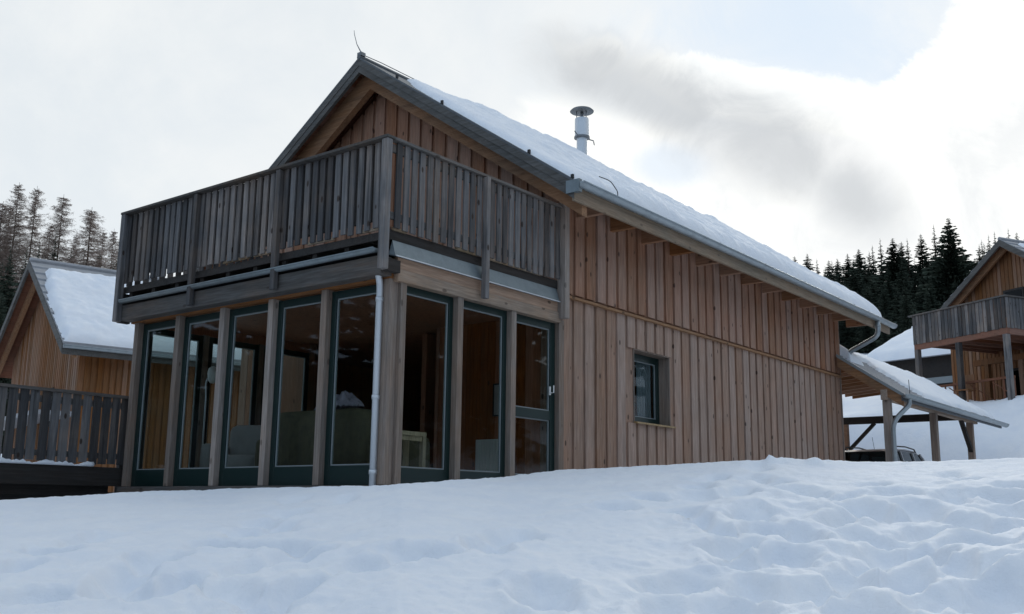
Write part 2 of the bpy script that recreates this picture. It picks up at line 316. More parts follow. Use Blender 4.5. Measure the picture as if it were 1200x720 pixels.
def terrain(x, y):
    dx = x-CX; dy = y-CY; d = np.hypot(dx, dy)+1e-6; az = np.degrees(np.arctan2(dy, dx))
    dl = az-38.07; u = 600-1219*np.tan(np.radians(np.clip(dl, -70, 70)))
    e = np.interp(u, [-600, -100, 0, 150, 300, 450, 600, 660, 750, 900, 1000, 1100, 1200, 1500, 2500], [-6, -2, 2, 13, 20.5, 25, 38, 46, 51, 60.5, 60, 61, 66, 78, 90])
    te = e/1219*np.cos(np.radians(np.clip(dl, -60, 60)))
    ca = np.clip(np.cos(np.radians(az)), .25, 1); sa = np.clip(np.sin(np.radians(az)), .2, 1)
    Dm = np.log(np.exp(7.55/ca*2)+np.exp(7.3/sa*2))/2 if False else np.maximum(7.6/ca, 7.35/sa)
    Dc = -np.log(np.exp(-Dm*3)+np.exp(-12.4*3))/3
    zc = CZ+te*Dc
    near = -1.6+(zc+1.6)*(d/Dc)
    after = zc-np.minimum(.10*(d-Dc), .6)
    k = .25; t = d-Dc                       # rounded lip
    z = np.where(t < -k, near, np.where(t > k, after, near*(k-t)/(2*k)+after*(t+k)/(2*k)))
    # hills
    PR_ = np.interp(d, [0, 20, 30, 32.5, 37, 40, 48, 52, 62, 90, 140, 250, 600], [-1.6, .1, -.1, .3, 3.2, 3.9, 5.2, 5.7, 8.6, 15, 24, 32, 32])
    PL_ = np.interp(d, [0, 20, 30, 40, 60, 100, 160, 600], [-1.6, -.6, -.5, .2, 4.5, 10, 20, 26])
    PB_ = np.interp(d, [0, 10, 30, 100, 300, 600], [-1.6, -2.2, -3.4, -1, 14, 20])
    wr = sstep(az, 48, 30)*sstep(az, -60, -20); wl = sstep(az, 44, 55)*sstep(az, 150, 110)
    tot = wr+wl; wb = np.clip(1-tot, 0, 1)
    far = (PR_*wr+PL_*wl+PB_*wb)/(wr+wl+wb)
    far = far+sstep(az, 13.5, 9)*sstep(d, 33, 37)*.75*sstep(d, 48, 40)
    blend = sstep(d, 15, 24)*(np.abs(dl) < 75) + (np.abs(dl) >= 75)*sstep(d, 6, 20)
    z = z*(1-blend)+far*blend
    z = z+vnoise(x*.16, y*.16, 1, 3)*.5*sstep(d, 20, 45)+vnoise(x*.03, y*.03, 5, 3)*4*sstep(d, 80, 200)
    # smooth undulation of wind-packed snow
    nf = sstep(d, 30, 12); nf2 = sstep(d, 1.5, 4); cm = .3+.7*sstep(-t, .1, 3.0)
    z = z+vnoise(x*.55, y*.55, 2, 3)*.10*nf*nf2*sstep(-t, .1, 4.5)+vnoise(x*1.9, y*1.9, 3, 3)*.025*nf*cm
    # churned-up area to the right and little clods on the crest
    ch = sstep(x*.62-y*.78, 2.1, 4.0)*nf*sstep(d, 12.0, 7.5)
    z = z+ch*(vnoise(x*1.1, y*1.1, 8, 2)*.03+vnoise(x*2.3, y*2.3, 9, 2)*.07+vnoise(x*4.5, y*4.5, 19, 2)*.03)+vnoise(x*17, y*17, 23, 2)*.011*nf*nf2
    z = z+vnoise(x*7, y*7, 4, 3)*.018*(nf*.4+ch)*cm
    dent = np.zeros_like(z); rim = np.zeros_like(z)
    for i, (px, py) in enumerate(PR if d.min() < 14 else []):
        a = math.atan2(py-CY, px-CX)+(.35 if i % 2 else -.3)+.5*math.sin(i*2.3); ca_, sa_ = math.cos(a), math.sin(a)
        qx = (x-px)*ca_+(y-py)*sa_; qy = -(x-px)*sa_+(y-py)*ca_
        L = (.20+.08*((i*37) % 10)/10)*(.85 if i > 67 else 1); Wd = (.12+.06*((i*53) % 10)/10)*(.85 if i > 67 else 1); dep = (.13+.09*((i*71) % 10)/10)
        r = np.hypot(qx/L, qy/Wd); sel = r < 3.2
        wob = 1+.25*vnoise(qx[sel]*6+i, qy[sel]*6, 11, 2) if sel.any() else 1
        rs = r[sel]*wob
        fd_ = .38+.62*sstep(d[sel], 11.8, 8.0); rf_ = sstep(d[sel], 11.0, 7.0)+.1
        dent[sel] = np.minimum(dent[sel], -dep*fd_*np.exp(-(rs**3.2)*.9)); rim[sel] = np.maximum(rim[sel], dep*.16*rf_*np.exp(-((rs-1.6)/.5)**2)*(1+.5*vnoise(x[sel]*6, y[sel]*6, 12, 2)))
    z = z+dent+rim*(1+dent/.08).clip(0, 1)
    # lumps thrown up on the crest
    for (px, py, h, s_) in ((2.75, -3.42, .09, .07), (2.95, -3.5, .03, .2), (2.88, -3.85, .05, .09), (2.95, -3.95, .03, .2), (2.6, -3.1, .03, .15)):
        pd = np.hypot(x-px, y-py); z += h*np.exp(-(pd/s_)**2)*(1+.6*vnoise(x*14, y*14, 6, 2))
    # under the buildings
    def clip_box(z, X0, X1, Y0, Y1, zmax, ox=0, oy=0, rot=0, m=.5):
        lx = (x-ox)*math.cos(rot)+(y-oy)*math.sin(rot); ly = -(x-ox)*math.sin(rot)+(y-oy)*math.cos(rot)
        w = sstep(lx, X0-m, X0)*sstep(lx, X1+m, X1)*sstep(ly, Y0-m, Y0)*sstep(ly, Y1+m, Y1)
        return z*(1-w)+np.minimum(z, zmax)*w
    z = clip_box(z, .25, 14.2, .25, 7.1, -.5, m=.22)
    z = clip_box(z, -6, .3, 5.3, 9, -.75, m=.5)
    z = clip_box(z, -1.8, 9, -4.2, 4.2, 3.35, *RIGHT_O, RIGHT_R, .8)
    z = clip_box(z, -.5, 7.5, -5.5, 3.2, 5.55, 40.75, 5.4, R(-15), 1.2)
    z = clip_box(z, -1, 9, -4, 4, -.4, *LEFT_O, LEFT_R, 1.5)
    # ploughed drive under the carport
    z = clip_box(z, 15.5, 25, -.6, 6, .05, m=1.0)
    return z
a1 = np.radians(np.concatenate([np.arange(38.07-180, 0, 3.0), np.arange(0, 78, .17), np.arange(78, 38.07+180, 3.0)]))
rr = np.concatenate([np.linspace(.3, 3.6, 14), np.geomspace(3.7, 20, 400)[0:], np.geomspace(20.4, 100, 110), np.geomspace(104, 900, 34)])
AA, RR = np.meshgrid(a1, rr); XX = CX+RR*np.cos(AA); YY = CY+RR*np.sin(AA); ZZ = terrain(XX.ravel(), YY.ravel()).reshape(XX.shape)
na, nr = len(a1), len(rr)
verts = np.stack([XX, YY, ZZ], -1).reshape(-1, 3)
ii, jj = np.meshgrid(np.arange(nr-1), np.arange(na), indexing='ij'); j2 = (jj+1) % na
faces = np.stack([ii*na+jj, (ii+1)*na+jj, (ii+1)*na+j2, ii*na+j2], -1).reshape(-1, 4)
cz0 = len(verts); verts = np.vstack([verts, [[CX, CY, -1.6]]])
me = bpy.data.meshes.new('ground'); me.from_pydata(verts.tolist(), [], faces.tolist()+[(int(j), int((j+1) % na), cz0) for j in range(na)]); me.update()
me.polygons.foreach_set('use_smooth', [True]*len(me.polygons)); me.materials.append(MAT['snow'])
g = bpy.data.objects.new('ground', me); COL.objects.link(g); tag(g, kind='structure')
def gz(x, y): return float(terrain(np.array([x], float), np.array([y], float))[0])

# ================================================================== MAIN CHALET
H = thing('chalet', 'large timber chalet with glazed ground floor corner, wrap-around balcony and snow on its roof', 'chalet')
XW0, XW1, YR, ZR, PM = 3.33, 14.33, 3.617, 7.196, .685
XV, XE, YE = 2.67, 15.70, -.75
zr = lambda y: ZR-PM*abs(y-YR)
# --- side wall: proud boards over recessed boards, drip batten between storeys
def cladding(mb_lo, x0, x1, z0f, z1f, plane, period=.205, w=.15, proud=.024, horizontal_axis='x', holes=(), seed=1):
    """boards on the plane y=plane (axis x) facing -y; z limits are functions of the coordinate"""
    rg = random.Random(seed); n = int((x1-x0)/period)+1
    for k in range(n):
        a = x0+k*period; b = min(a+w, x1)
        if b-a < .03: continue
        spans = [(z0f((a+b)/2), z1f)]
        t = rg.random(); j = rg.uniform(-.004, .004)
        for (s0, s1f) in spans:
            segs = [(s0, None)]
            for (hx0, hx1, hz0, hz1) in holes:
                if b > hx0+.01 and a < hx1-.01: segs = [(s0, hz0), (hz1, None)]
            for (q0, q1) in segs:
                ta = s1f(a) if q1 is None else q1; tb = s1f(b) if q1 is None else q1
                if min(ta, tb) <= q0+.02: continue
                if horizontal_axis == 'x': mb_lo.hexa([(a, plane-proud-j, q0), (b, plane-proud-j, q0), (b, plane+.001, q0), (a, plane+.001, q0), (a, plane-proud-j, ta), (b, plane-proud-j, tb), (b, plane+.001, tb), (a, plane+.001, ta)], t)
                else: mb_lo.hexa([(plane-proud-j, a, q0), (plane-proud-j, b, q0), (plane+.001, b, q0), (plane+.001, a, q0), (plane-proud-j, a, ta), (plane-proud-j, b, tb), (plane+.001, b, tb), (plane+.001, a, ta)], t)
WIN = (5.395, 6.54, 1.12, 2.30)
wl = MB(); Y0 = .024
# backing slab with the window opening
for (a, b, c, d) in ((XW0, WIN[0], -.6, 4.40), (WIN[1], XW1, -.6, 4.40), (WIN[0], WIN[1], -.6, WIN[2]), (WIN[0], WIN[1], WIN[3], 4.40)): wl.box(a, b, Y0, .30, c, d, .35)
cladding(wl, XW0+.10, XW1, lambda x: -.5, lambda x: 2.80, Y0, .296, .214, .032, holes=[(WIN[0], WIN[1], WIN[2], WIN[3])], seed=3)
wl.build('side_wall', MAT['wall'], H)
wu = MB(); wu.box(XW0, XW1, -.002, Y0-.0005, 2.86, 4.42, .3)
cladding(wu, XW0+.10, XW1, lambda x: 2.865, lambda x: 4.42, -.003, .296, .214, .032, seed=4)
wu.build('upper_side_wall', MAT['wall_fresh'], H)
b = MB(); b.hexa([(XW0, -.065, 2.79), (XW1+.02, -.065, 2.79), (XW1+.02, Y0, 2.79), (XW0, Y0, 2.79), (XW0, -.065, 2.825), (XW1+.02, -.065, 2.825), (XW1+.02, Y0, 2.862), (XW0, Y0, 2.862)])
b.build('drip_board', MAT['orangex'], H)
b = MB(); b.box(XW0-.02, XW0+.10, -.035, Y0+.08, -.5, 2.44); b.build('corner_board', MAT['post'], H); b = MB(); b.box(XW1, XW1+.03, -.03, .12, -.5, 4.3); b.build('corner_board', MAT['post'], H)
# rear and far walls
b = MB(); b.hexa([(XW1-.22, .302, -.6), (XW1, .302, -.6), (XW1, 7.2, -.6), (XW1-.22, 7.2, -.6), (XW1-.22, .302, 4.3), (XW1, .302, 4.3), (XW1, 7.2, 4.3), (XW1-.22, 7.2, 4.3)])
b.add([(XW1-.22, 0, 4.42), (XW1-.22, 7.2, 4.42), (XW1-.22, YR, 6.9), (XW1, 0, 4.42), (XW1, 7.2, 4.42), (XW1, YR, 6.9)], [(0, 1, 2), (5, 4, 3), (0, 3, 4, 1), (1, 4, 5, 2), (2, 5, 3, 0)])
b.box(XW0, XW1-.22, 7.0, 7.2, -.6, 4.4); b.build('rear_wall', MAT['wall'], H)
# --- gable wall above the balcony
gw = MB()
gw.add([(XW0, .302, 2.6), (XW0, 6.998, 2.6), (XW0, 6.998, zr(7.2)-.25), (XW0, YR, zr(YR)-.27), (XW0, .302, zr(.3)-.27)] + [(XW0+.16, .302, 2.6), (XW0+.16, 6.998, 2.6), (XW0+.16, 6.998, zr(7.2)-.25), (XW0+.16, YR, zr(YR)-.27), (XW0+.16, .302, zr(.3)-.27)],
       [(0, 1, 2, 3, 4), (9, 8, 7, 6, 5), (0, 5, 6, 1), (1, 6, 7, 2), (2, 7, 8, 3), (3, 8, 9, 4), (4, 9, 5, 0)], .3)
cladding(gw, .0, 7.2, lambda y: 2.75, lambda y: zr(y)-.26, XW0-.001, .28, .215, .03, horizontal_axis='y', seed=9)
gw.build('gable_wall', MAT['wall_fresh'], H)
# --- roof
y_n, y_f = YE, 2*YR-YE
def slope_slab(mb, x0, x1, ya, yb, top, bot, t=None):
    mb.hexa([(x0, ya, zr(ya)+bot), (x1, ya, zr(ya)+bot), (x1, yb, zr(yb)+bot), (x0, yb, zr(yb)+bot), (x0, ya, zr(ya)+top), (x1, ya, zr(ya)+top), (x1, yb, zr(yb)+top), (x0, yb, zr(yb)+top)], t)
rf = MB()
slope_slab(rf, XV-.045, XE, y_n-.03, YR, 0, -.035); slope_slab(rf, XV-.045, XE, YR, y_f+.03, 0, -.035)
rf.tube([(XV-.05, YR, ZR+.0), (XE, YR, ZR+.0)], .045, 8)
roof = rf.build('roof', MAT['darkmetal'], H)
sf = MB()
for sgn in (0, 1):
    ny = 22
    for k in range(ny):
        ya = y_n+.045+(YR-y_n-.045)*k/ny; yb = y_n+.045+(YR-y_n-.045)*(k+1)/ny-.008
        if sgn: ya, yb = 2*YR-yb, 2*YR-ya
        slope_slab(sf, XV+.03, XE-.03, ya, yb, -.036, -.075-.002*(k % 2))
    A, B = (y_n+.05, YR) if not sgn else (YR, y_f-.05)
    slope_slab(sf, XW0+.01, XE-.03, A, B, -.0765-.006, -.10, .2)
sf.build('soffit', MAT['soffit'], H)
for (A, B) in ((y_n, YR), (YR, y_f)):
    vf = MB()
    slope_slab(vf, XV-.03, XV+.028, A, B, -.036, -.27, .4)
    slope_slab(vf, XV-.042, XV-.0305, A, B, -.036, -.15, .6)
    vf.build('verge_board', MAT['fascia'], H); vf = MB(); slope_slab(vf, XE-.029, XE+.02, A, B, -.036, -.25, .4); vf.build('verge_board', MAT['fascia'], H)
fr = MB()
for (A, B) in ((y_n+.05, YR), (YR, y_f-.05)):
    slope_slab(fr, XV+.24, XV+.36, A, B, -.08, -.47, .5)
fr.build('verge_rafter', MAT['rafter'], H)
x = 3.75
while x < XE-.3:
    ya, yb = y_n+.06, -.003
    rt = MB(); rt.hexa([(x, ya, zr(ya)-.20), (x+.09, ya, zr(ya)-.20), (x+.09, yb, zr(ya)-.20), (x, yb, zr(ya)-.20), (x, ya, zr(ya)-.105), (x+.09, ya, zr(ya)-.105), (x+.09, yb, zr(yb)-.105), (x, yb, zr(yb)-.105)])
    rt.build('rafter_tail', MAT['orangey'], H); x += .93
b = MB(); b.box(XV-.02, XE, YE-.002, YE+.04, 3.915, 4.15); b.build('eave_board', MAT['tanx'], H)
g_ = MB(); g_.gutter((XV-.03, YE-.085, 4.155), (XE+.06, YE-.085, 4.125), .078)
x = XV+.4
while x < XE:
    g_.box(x, x+.02, YE-.168, YE-.006, 4.158, 4.163, .3); x += .9
gut = g_.build('gutter', MAT['zinc'], H, True)
# end flashing corner piece of the verge
b = MB(); b.box(XV-.052, XV+.02, YE-.10, YE+.12, 4.02, 4.20); b.build('verge_end_cap', MAT['flash'], H)
# downpipe from main gutter, swan-neck onto carport roof
def smooth_path(P, n=6):
    P = [Vector(p) for p in P]; Q = [P[0]]
    for i in range(1, len(P)-1):
        a, b_, c = P[i-1], P[i], P[i+1]; l = min((b_-a).length, (c-b_).length)*.4
        s0 = b_+(a-b_).normalized()*l; s1 = b_+(c-b_).normalized()*l
        for k in range(n+1):
            t = k/n; Q.append(s0*(1-t)**2+b_*2*t*(1-t)+s1*t*t)
    return Q+[P[-1]]
b = MB(); b.tube(smooth_path([(14.62, -.835, 4.09), (14.62, -.835, 3.72), (14.62, -.14, 3.40), (14.62, -.14, 3.2)]), .055, 12); b.tube([(14.62, -.835, 3.98), (14.62, -.835, 3.92)], .064, 12)
b.build('downpipe', MAT['zinc'], H, True)
# downpipe at glazed corner
b = MB(); b.tube(smooth_path([(-.17, .1, 2.62), (-.17, .1, 2.50), (-.09, .13, 2.36), (-.09, .13, -.3)]), .04, 12, .7)
for z in (2.15, 1.0, .15): b.tube([(-.09, .13, z), (-.09, .13, z+.05)], .047, 12, .5)
b.build('downpipe', MAT['steel'], H, True)
# chimney
b = MB(); c = (8.9, 3.35, 7.0)
b.lathe([(.115, -.2), (.115, .62), (.155, .62), (.155, 1.02), (.15, 1.04)], c)
ch = b.build('flue', MAT['steel'], H, True)
es = ch.modifiers.new('e', 'EDGE_SPLIT'); es.split_angle = R(40)
b = MB(); b.lathe([(.165, .60), (.17, .60), (.17, .635), (.165, .635)], c); b.tube([(c[0]+.16, c[1]-.05, c[2]+.62), (c[0]+.26, c[1]-.12, c[2]+.60), (c[0]+.27, c[1]-.14, c[2]+.50)], .014, 6); b.tube([(c[0]-.16, c[1], c[2]+.62), (c[0]-.25, c[1]+.02, c[2]+.70)], .014, 6)
b.build('clamp_band', MAT['rust'], ch)
b = MB(); b.lathe([(.03, 1.19), (.25, 1.20), (.26, 1.21), (.22, 1.25), (.02, 1.30)], c)
for k in range(3):
    a = k*2.1+.4; b.tube([(c[0]+.12*math.cos(a), c[1]+.12*math.sin(a), c[2]+1.05), (c[0]+.12*math.cos(a), c[1]+.12*math.sin(a), c[2]+1.20)], .01, 5)
b.tube([(c[0], c[1], c[2]+1.08), (c[0], c[1], c[2]+1.2)], .035, 8)
b.build('flue_hood', MAT['rust'], ch, True)
# lightning rod
b = MB(); b.tube([(XV, YR, ZR), (XV, YR, ZR+.10), (XV-.03, YR+.08, ZR+.26), (XV-.05, YR+.13, ZR+.45), (XV-.05, YR+.14, ZR+.52)], [.012, .012, .007, .006, .004], 6); b.box(XV-.04, XV+.06, YR-.05, YR+.05, ZR+.03, ZR+.09)
b.tube([(XV, YR, ZR+.07), (XV+.5, YR+.02, ZR+.10), (XV+1.3, YR, ZR+.08)], .008, 5)
b.build('lightning_rod', MAT['rust'], H)
for yy in (2.75, 1.75, .05, YE+.05):
    b = MB(); b.box(XV-.01, XV+.02, yy-.02, yy+.02, zr(yy)+.0, zr(yy)+.06); b.build('verge_clip', MAT['black'], H)
b = MB(); b.tube(smooth_path([(3.55, YE-.13, 4.14), (3.60, YE-.10, 4.26), (3.66, YE+.06, 4.47), (3.45, YE+.12, 4.49)]), .007, 6); b.build('heating_cable', MAT['black'], H)
# roof snow
def snow_sheet(name, parent, X0, X1, Ya, Yb, basef, thick, nx, ny, seed, edge=.28, front=None, ns=1.0, wob=.06, taper=None):
    xs = np.linspace(X0, X1, nx); ys = np.linspace(Ya, Yb, ny); GX, GY = np.meshgrid(xs, ys)
    jag = lambda q, s: vnoise(q*1.7, q*0+s, seed, 3)*wob
    ex0 = GX-X0-np.abs(jag(GY, 1.5)); ex1 = X1-GX-np.abs(jag(GY, 4.5)); ey0 = GY-Ya-np.abs(jag(GX, 7.5)); ey1 = Yb-GY-np.abs(jag(GX, 9.5))
    if front is not None: ex0 = ex0-front(GY)
    e = np.minimum(np.minimum(ex0, ex1), np.minimum(ey0, ey1)); q = np.clip(e/edge, 0, 1); prof = np.sqrt(np.clip(1-(1-q)**2, 0, 1))
    T = thick*(1+.35*vnoise(GX*.7*ns, GY*.9*ns, seed+1, 3)+.22*vnoise(GX*2.6*ns, GY*2.6*ns, seed+2, 3)+.10*vnoise(GX*8, GY*8, seed+5, 2))*prof
    if taper is not None: T = T*taper(GX, GY)
    B = np.vectorize(basef)(GY)
    top = np.stack([GX, GY, B+T+.004], -1).reshape(-1, 3); bot = np.stack([GX, GY, B+.003-.0*T], -1).reshape(-1, 3)
    n = nx*ny; fs = []
    keep = (T > .006)
    for j in range(ny-1):
        for i in range(nx-1):
            a = j*nx+i
            if keep[j, i] or keep[j, i+1] or keep[j+1, i] or keep[j+1, i+1]:
                fs.append((a, a+1, a+nx+1, a+nx)); fs.append((n+a, n+a+nx, n+a+nx+1, n+a+1))
    me = bpy.data.meshes.new(name); me.from_pydata(np.vstack([top, bot]).tolist(), [], fs); me.update()
    me.polygons.foreach_set('use_smooth', [True]*len(me.polygons)); me.materials.append(MAT['roofsnow'])
    o = bpy.data.objects.new(name, me); COL.objects.link(o); o.parent = parent; return o
ridge_round = lambda y: (zr(y) if abs(y-YR) > .25 else ZR-PM*(.125+(y-YR)**2/.5))
snow_sheet('roof_snow', roof, XV+.02, XE-.42, YE+.0, y_f-.1, ridge_round, .225, 330, 210, 21, .22, taper=lambda X, Y: .45+.55*sstep(X-1.1*np.exp(-((Y-YR)/1.0)**2), XV+.1, XV+2.4), front=lambda y: 1.0*np.exp(-((y-YR)/.85)**2)+.03*np.abs(vnoise(y*4, y*0, 31, 2)))

# --- glazed ground floor (conservatory)
LP = [0.0, 1.1411, 2.1637, 3.1863, 4.2089, 5.24]       # post centres along the left face (y)
LQ = [0.0, 1.155, 2.247, 3.30]                          # along the right face (x)
fd = MB(); fd.box(-.02, XW0, -.02, 5.30, -.9, -.05); fd.box(-.02, .02, 5.30, 7.2, -.9, -.05); fd.build('foundation', MAT['concrete'], H)
b = MB(); b.box(-.07, .14, -.03, 5.36, -.048, .03); b.box(.141, XW0, -.05, .14, -.048, .03); b.build('sill_beam', MAT['greyy'], H)
b = MB(); b.box(.10, XW0, .10, 5.3, .0, .032); b.box(XW0, XW1-.2, .31, 7, .0, .032); b.build('floor', MAT['light'], H)
def win_frame(axis, a, b, z0, z1, plane, fw=.075, bottom=.20, dep=.06, rail=None, top=None, inward=1):
    """green frame + pale bead + pane on plane x=plane (axis y) or y=plane (axis x)"""
    top = top or fw+.01
    def bx(mb, p, q, zz0, zz1, d0, d1):
        if axis == 'y': mb.box(plane+d0, plane+d1, p, q, zz0, zz1, .5)
        else: mb.box(p, q, plane+d0, plane+d1, zz0, zz1, .5)
    f = MB(); bx(f, a, a+fw, z0, z1, 0, dep*inward); bx(f, b-fw, b, z0, z1, 0, dep*inward); bx(f, a+fw, b-fw, z1-top, z1, 0, dep*inward); bx(f, a+fw, b-fw, z0, z0+bottom, 0, dep*inward)
    holes = [(z0+bottom, z1-top)]
    if rail: bx(f, a+fw, b-fw, rail[0], rail[1], 0, dep*inward); holes = [(z0+bottom, rail[0]), (rail[1], z1-top)]
    fo = f.build('window_frame', MAT['green'], H, bevel=.006)
    bd = MB(); g = MB(); w = .014
    for (h0, h1) in holes:
        p, q = a+fw, b-fw; d0, d1 = .022*inward, .05*inward
        bx(bd, p, p+w, h0, h1, d0, d1); bx(bd, q-w, q, h0, h1, d0, d1); bx(bd, p+w, q-w, h0, h0+w, d0, d1); bx(bd, p+w, q-w, h1-w, h1, d0, d1)
        bx(g, p+w, q-w, h0+w, h1-w, .032*inward, .036*inward)
    bd.build('glazing_bead', MAT['bead'], fo); g.build('pane', MAT['glass'], fo); return fo
PWd = .052
for k in range(5):
    a = LP[k]+(.205 if k == 0 else PWd); bb = LP[k+1]-PWd
    win_frame('y', a, bb, .031, 2.40, .03, fw=.085, bottom=.235)
for k in range(2):
    a = LQ[k]+(.185 if k == 0 else PWd); win_frame('x', a, LQ[k+1]-PWd, .031, 2.388, .03, bottom=.21)
dr = win_frame('x', LQ[2]+PWd, 3.30, .031, 2.388, .03, fw=.11, bottom=.2, rail=(1.0, 1.13), top=.10); dr.name = 'door_frame'
b = MB(); b.tube([(3.17, .01, 1.38), (3.17, -.045, 1.38), (3.17, -.045, 1.48)], .009, 8); b.box(3.158, 3.182, .012, .028, 1.35, 1.47); b.build('handle', MAT['white'], dr)
# far side of conservatory (y=5.3)
for (a, bb) in ((.15, 1.12), (1.22, 2.2), (2.3, 3.28)): win_frame('x', a, bb, .031, 2.388, 5.30, bottom=.21, inward=-1)
for k, y in enumerate(LP):
    b = MB(); b.box(-.055, .085, y-PWd+(.052 if k == 0 else 0), y+PWd+(.148 if k == 0 else 0), .032, 2.42)
    b.build('post', MAT['post'], H, bevel=.006)
b = MB(); b.box(.0855, .18, -.05, .10, .032, 2.40); b.build('post', MAT['post'], H, bevel=.006)
for x in LQ[1:3]:
    b = MB(); b.box(x-PWd, x+PWd, -.055, .085, .032, 2.40); b.build('post', MAT['post'], H, bevel=.006)
for x in (1.17, 2.25): b = MB(); b.box(x-.045, x+.045, 5.22, 5.36, .032, 2.40); b.build('post', MAT['post'], H)
b = MB(); b.box(-.052, .085, -.0, 5.4, 2.42, 2.62); b.build('lintel', MAT['orangey'], H)
b = MB(); b.box(-.235, -.0525, -.02, 5.50, 2.44, 2.665); b.build('front_beam', MAT['greyy'], H, bevel=.008)
b = MB(); b.box(-.233, -.0, -.105, -.021, 2.475, 2.62); b.build('beam_end', MAT['dark'], H)
b = MB(); b.box(.0, XW0-.02, -.075, .08, 2.389, 2.535); b.build('side_beam', MAT['beamx'], H, bevel=.006)
b = MB(); b.box(.0, XW0-.02, -.055, .08, 2.537, 2.675); b.build('side_fascia_board', MAT['orangex'], H)
b = MB(); b.box(.087, XW0, .0815, 5.3, 2.55, 2.70); b.box(.087, XW0, 5.301, 5.4, 2.4, 2.7); b.build('ceiling', MAT['inner'], H)
b = MB(); b.hexa([(-.10, -.12, 2.665), (XW0-.12, -.12, 2.665), (XW0-.12, .0, 2.69), (-.10, .0, 2.69), (-.10, -.11, 2.68), (XW0-.12, -.11, 2.68), (XW0-.12, -.055, 2.864), (-.10, -.055, 2.864)])
b.build('flashing', MAT['flash'], H); b = MB(); b.tube([(-.10, -.122, 2.668), (XW0-.12, -.122, 2.668)], .009, 8); b.build('drip_edge', MAT['steel'], H)
g_ = MB(); g_.gutter((-.285, .02, 2.735), (-.285, 5.32, 2.725), .047); g_.build('gutter', MAT['flash'], H, True)
b = MB(); b.box(-.22, XW0-.05, .0, 5.35, 2.702, 2.72); b.build('roof_felt', MAT['black'], H)
# --- balcony
bal = MB()
n = 24
for k in range(n): bal.box(-.16, XW0-.03, -.03+k*.2295, -.03+k*.2295+.218, 2.925, 2.955)
balc = bal.build('balcony', MAT['greyx'], H)
b = MB()
for k in range(10): b.box(-.17, XW0-.03, .02+k*.58, .10+k*.58, 2.775, 2.92)
b.box(-.20, -.172, -.04, 5.48, 2.86, 2.955); b.box(-.18, XW0-.1, -.06, -.032, 2.865, 2.985); b.build('joists', MAT['dark'], balc)
def pickets(axis, a, b_, plane, z0, z1, seed, pitch=.137, w=.088, th=.024):
    rg = random.Random(seed); mb = MB(); n = int(round((b_-a)/pitch))
    for k in range(n):
        p = a+(k+.5)*(b_-a)/n-w/2+rg.uniform(-.006, .006); q = p+w; zz = z0+rg.uniform(-.02, .012); t = rg.random(); tl = rg.uniform(-.006, .006)
        if axis == 'y': mb.hexa([(plane, p+tl, zz), (plane+th, p+tl, zz), (plane+th, q+tl, zz), (plane, q+tl, zz), (plane, p, z1), (plane+th, p, z1), (plane+th, q, z1), (plane, q, z1)], t)
        else: mb.hexa([(p+tl, plane, zz), (q+tl, plane, zz), (q+tl, plane+th, zz), (p+tl, plane+th, zz), (p, plane, z1), (q, plane, z1), (q, plane+th, z1), (p, plane+th, z1)], t)
    return mb
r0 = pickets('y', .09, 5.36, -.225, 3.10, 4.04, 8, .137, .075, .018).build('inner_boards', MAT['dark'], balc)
r1 = pickets('y', .02, 5.40, -.255, 2.99, 4.045, 1).build('railing_boards', MAT['grey'], balc)
r2 = pickets('x', -.15, 3.24, -.115, 2.99, 4.045, 2).build('railing_boards', MAT['grey'], balc)
r3 = pickets('x', -.15, 3.30, 5.49, 2.99, 4.045, 5).build('railing_boards', MAT['grey'], balc)
b = MB(); b.box(-.335, -.20, -.155, 5.47, 4.052, 4.088); b.box(-.199, 3.24, -.155, -.05, 4.05, 4.086); b.box(-.168, 3.28, 5.45, 5.545, 4.05, 4.09)
b.box(-.2065, -.17, -.02, 5.40, 3.92, 4.02); b.box(-.18, 3.25, -.089, -.05, 3.92, 4.02); b.box(-.2065, -.17, -.02, 5.40, 3.10, 3.19); b.box(-.18, 3.25, -.089, -.05, 3.10, 3.19)
b.build('handrail', MAT['greyx'], balc, bevel=.006)
for (p, q) in ((.06, .38), (.82, 1.3), (2.0, 2.35), (2.45, 3.0)): b = MB(); b.box(-.2305, -.205, p, q, 2.972, 3.012); b.build('toe_lath', MAT['tanx'], balc)
for (p, q) in ((-.12, .10), (1.0, 1.43), (1.60, 1.95), (1.97, 2.35), (2.37, 2.8)): b = MB(); b.box(p, q, -.0905, -.06, 2.975, 3.015); b.build('toe_lath', MAT['tanx'], balc)
for y in (1.83, 3.60):
    b = MB(); b.box(-.33, -.258, y-.042, y+.042, 2.46, 4.04); b.build('post', MAT['grey'], balc, bevel=.008)
b = MB(); b.box(-.33, -.236, 5.36, 5.46, 2.42, 4.05); b.build('post', MAT['grey'], balc, bevel=.008)
b = MB(); b.box(-.325, -.235, -.145, -.045, 2.475, 4.05); b.build('post', MAT['grey'], balc, bevel=.01)
b = MB(); b.box(1.46, 1.535, -.20, -.118, 2.42, 4.04); b.build('post', MAT['grey'], balc, bevel=.008)
b = MB(); b.box(3.24, 3.35, -.19, -.04, 2.44, 4.15); b.build('post', MAT['post'], balc, bevel=.008)
b = MB(); b.box(-.23, -.06, 5.42, 5.50, 2.42, 2.86); b.build('bracket', MAT['dark'], balc)
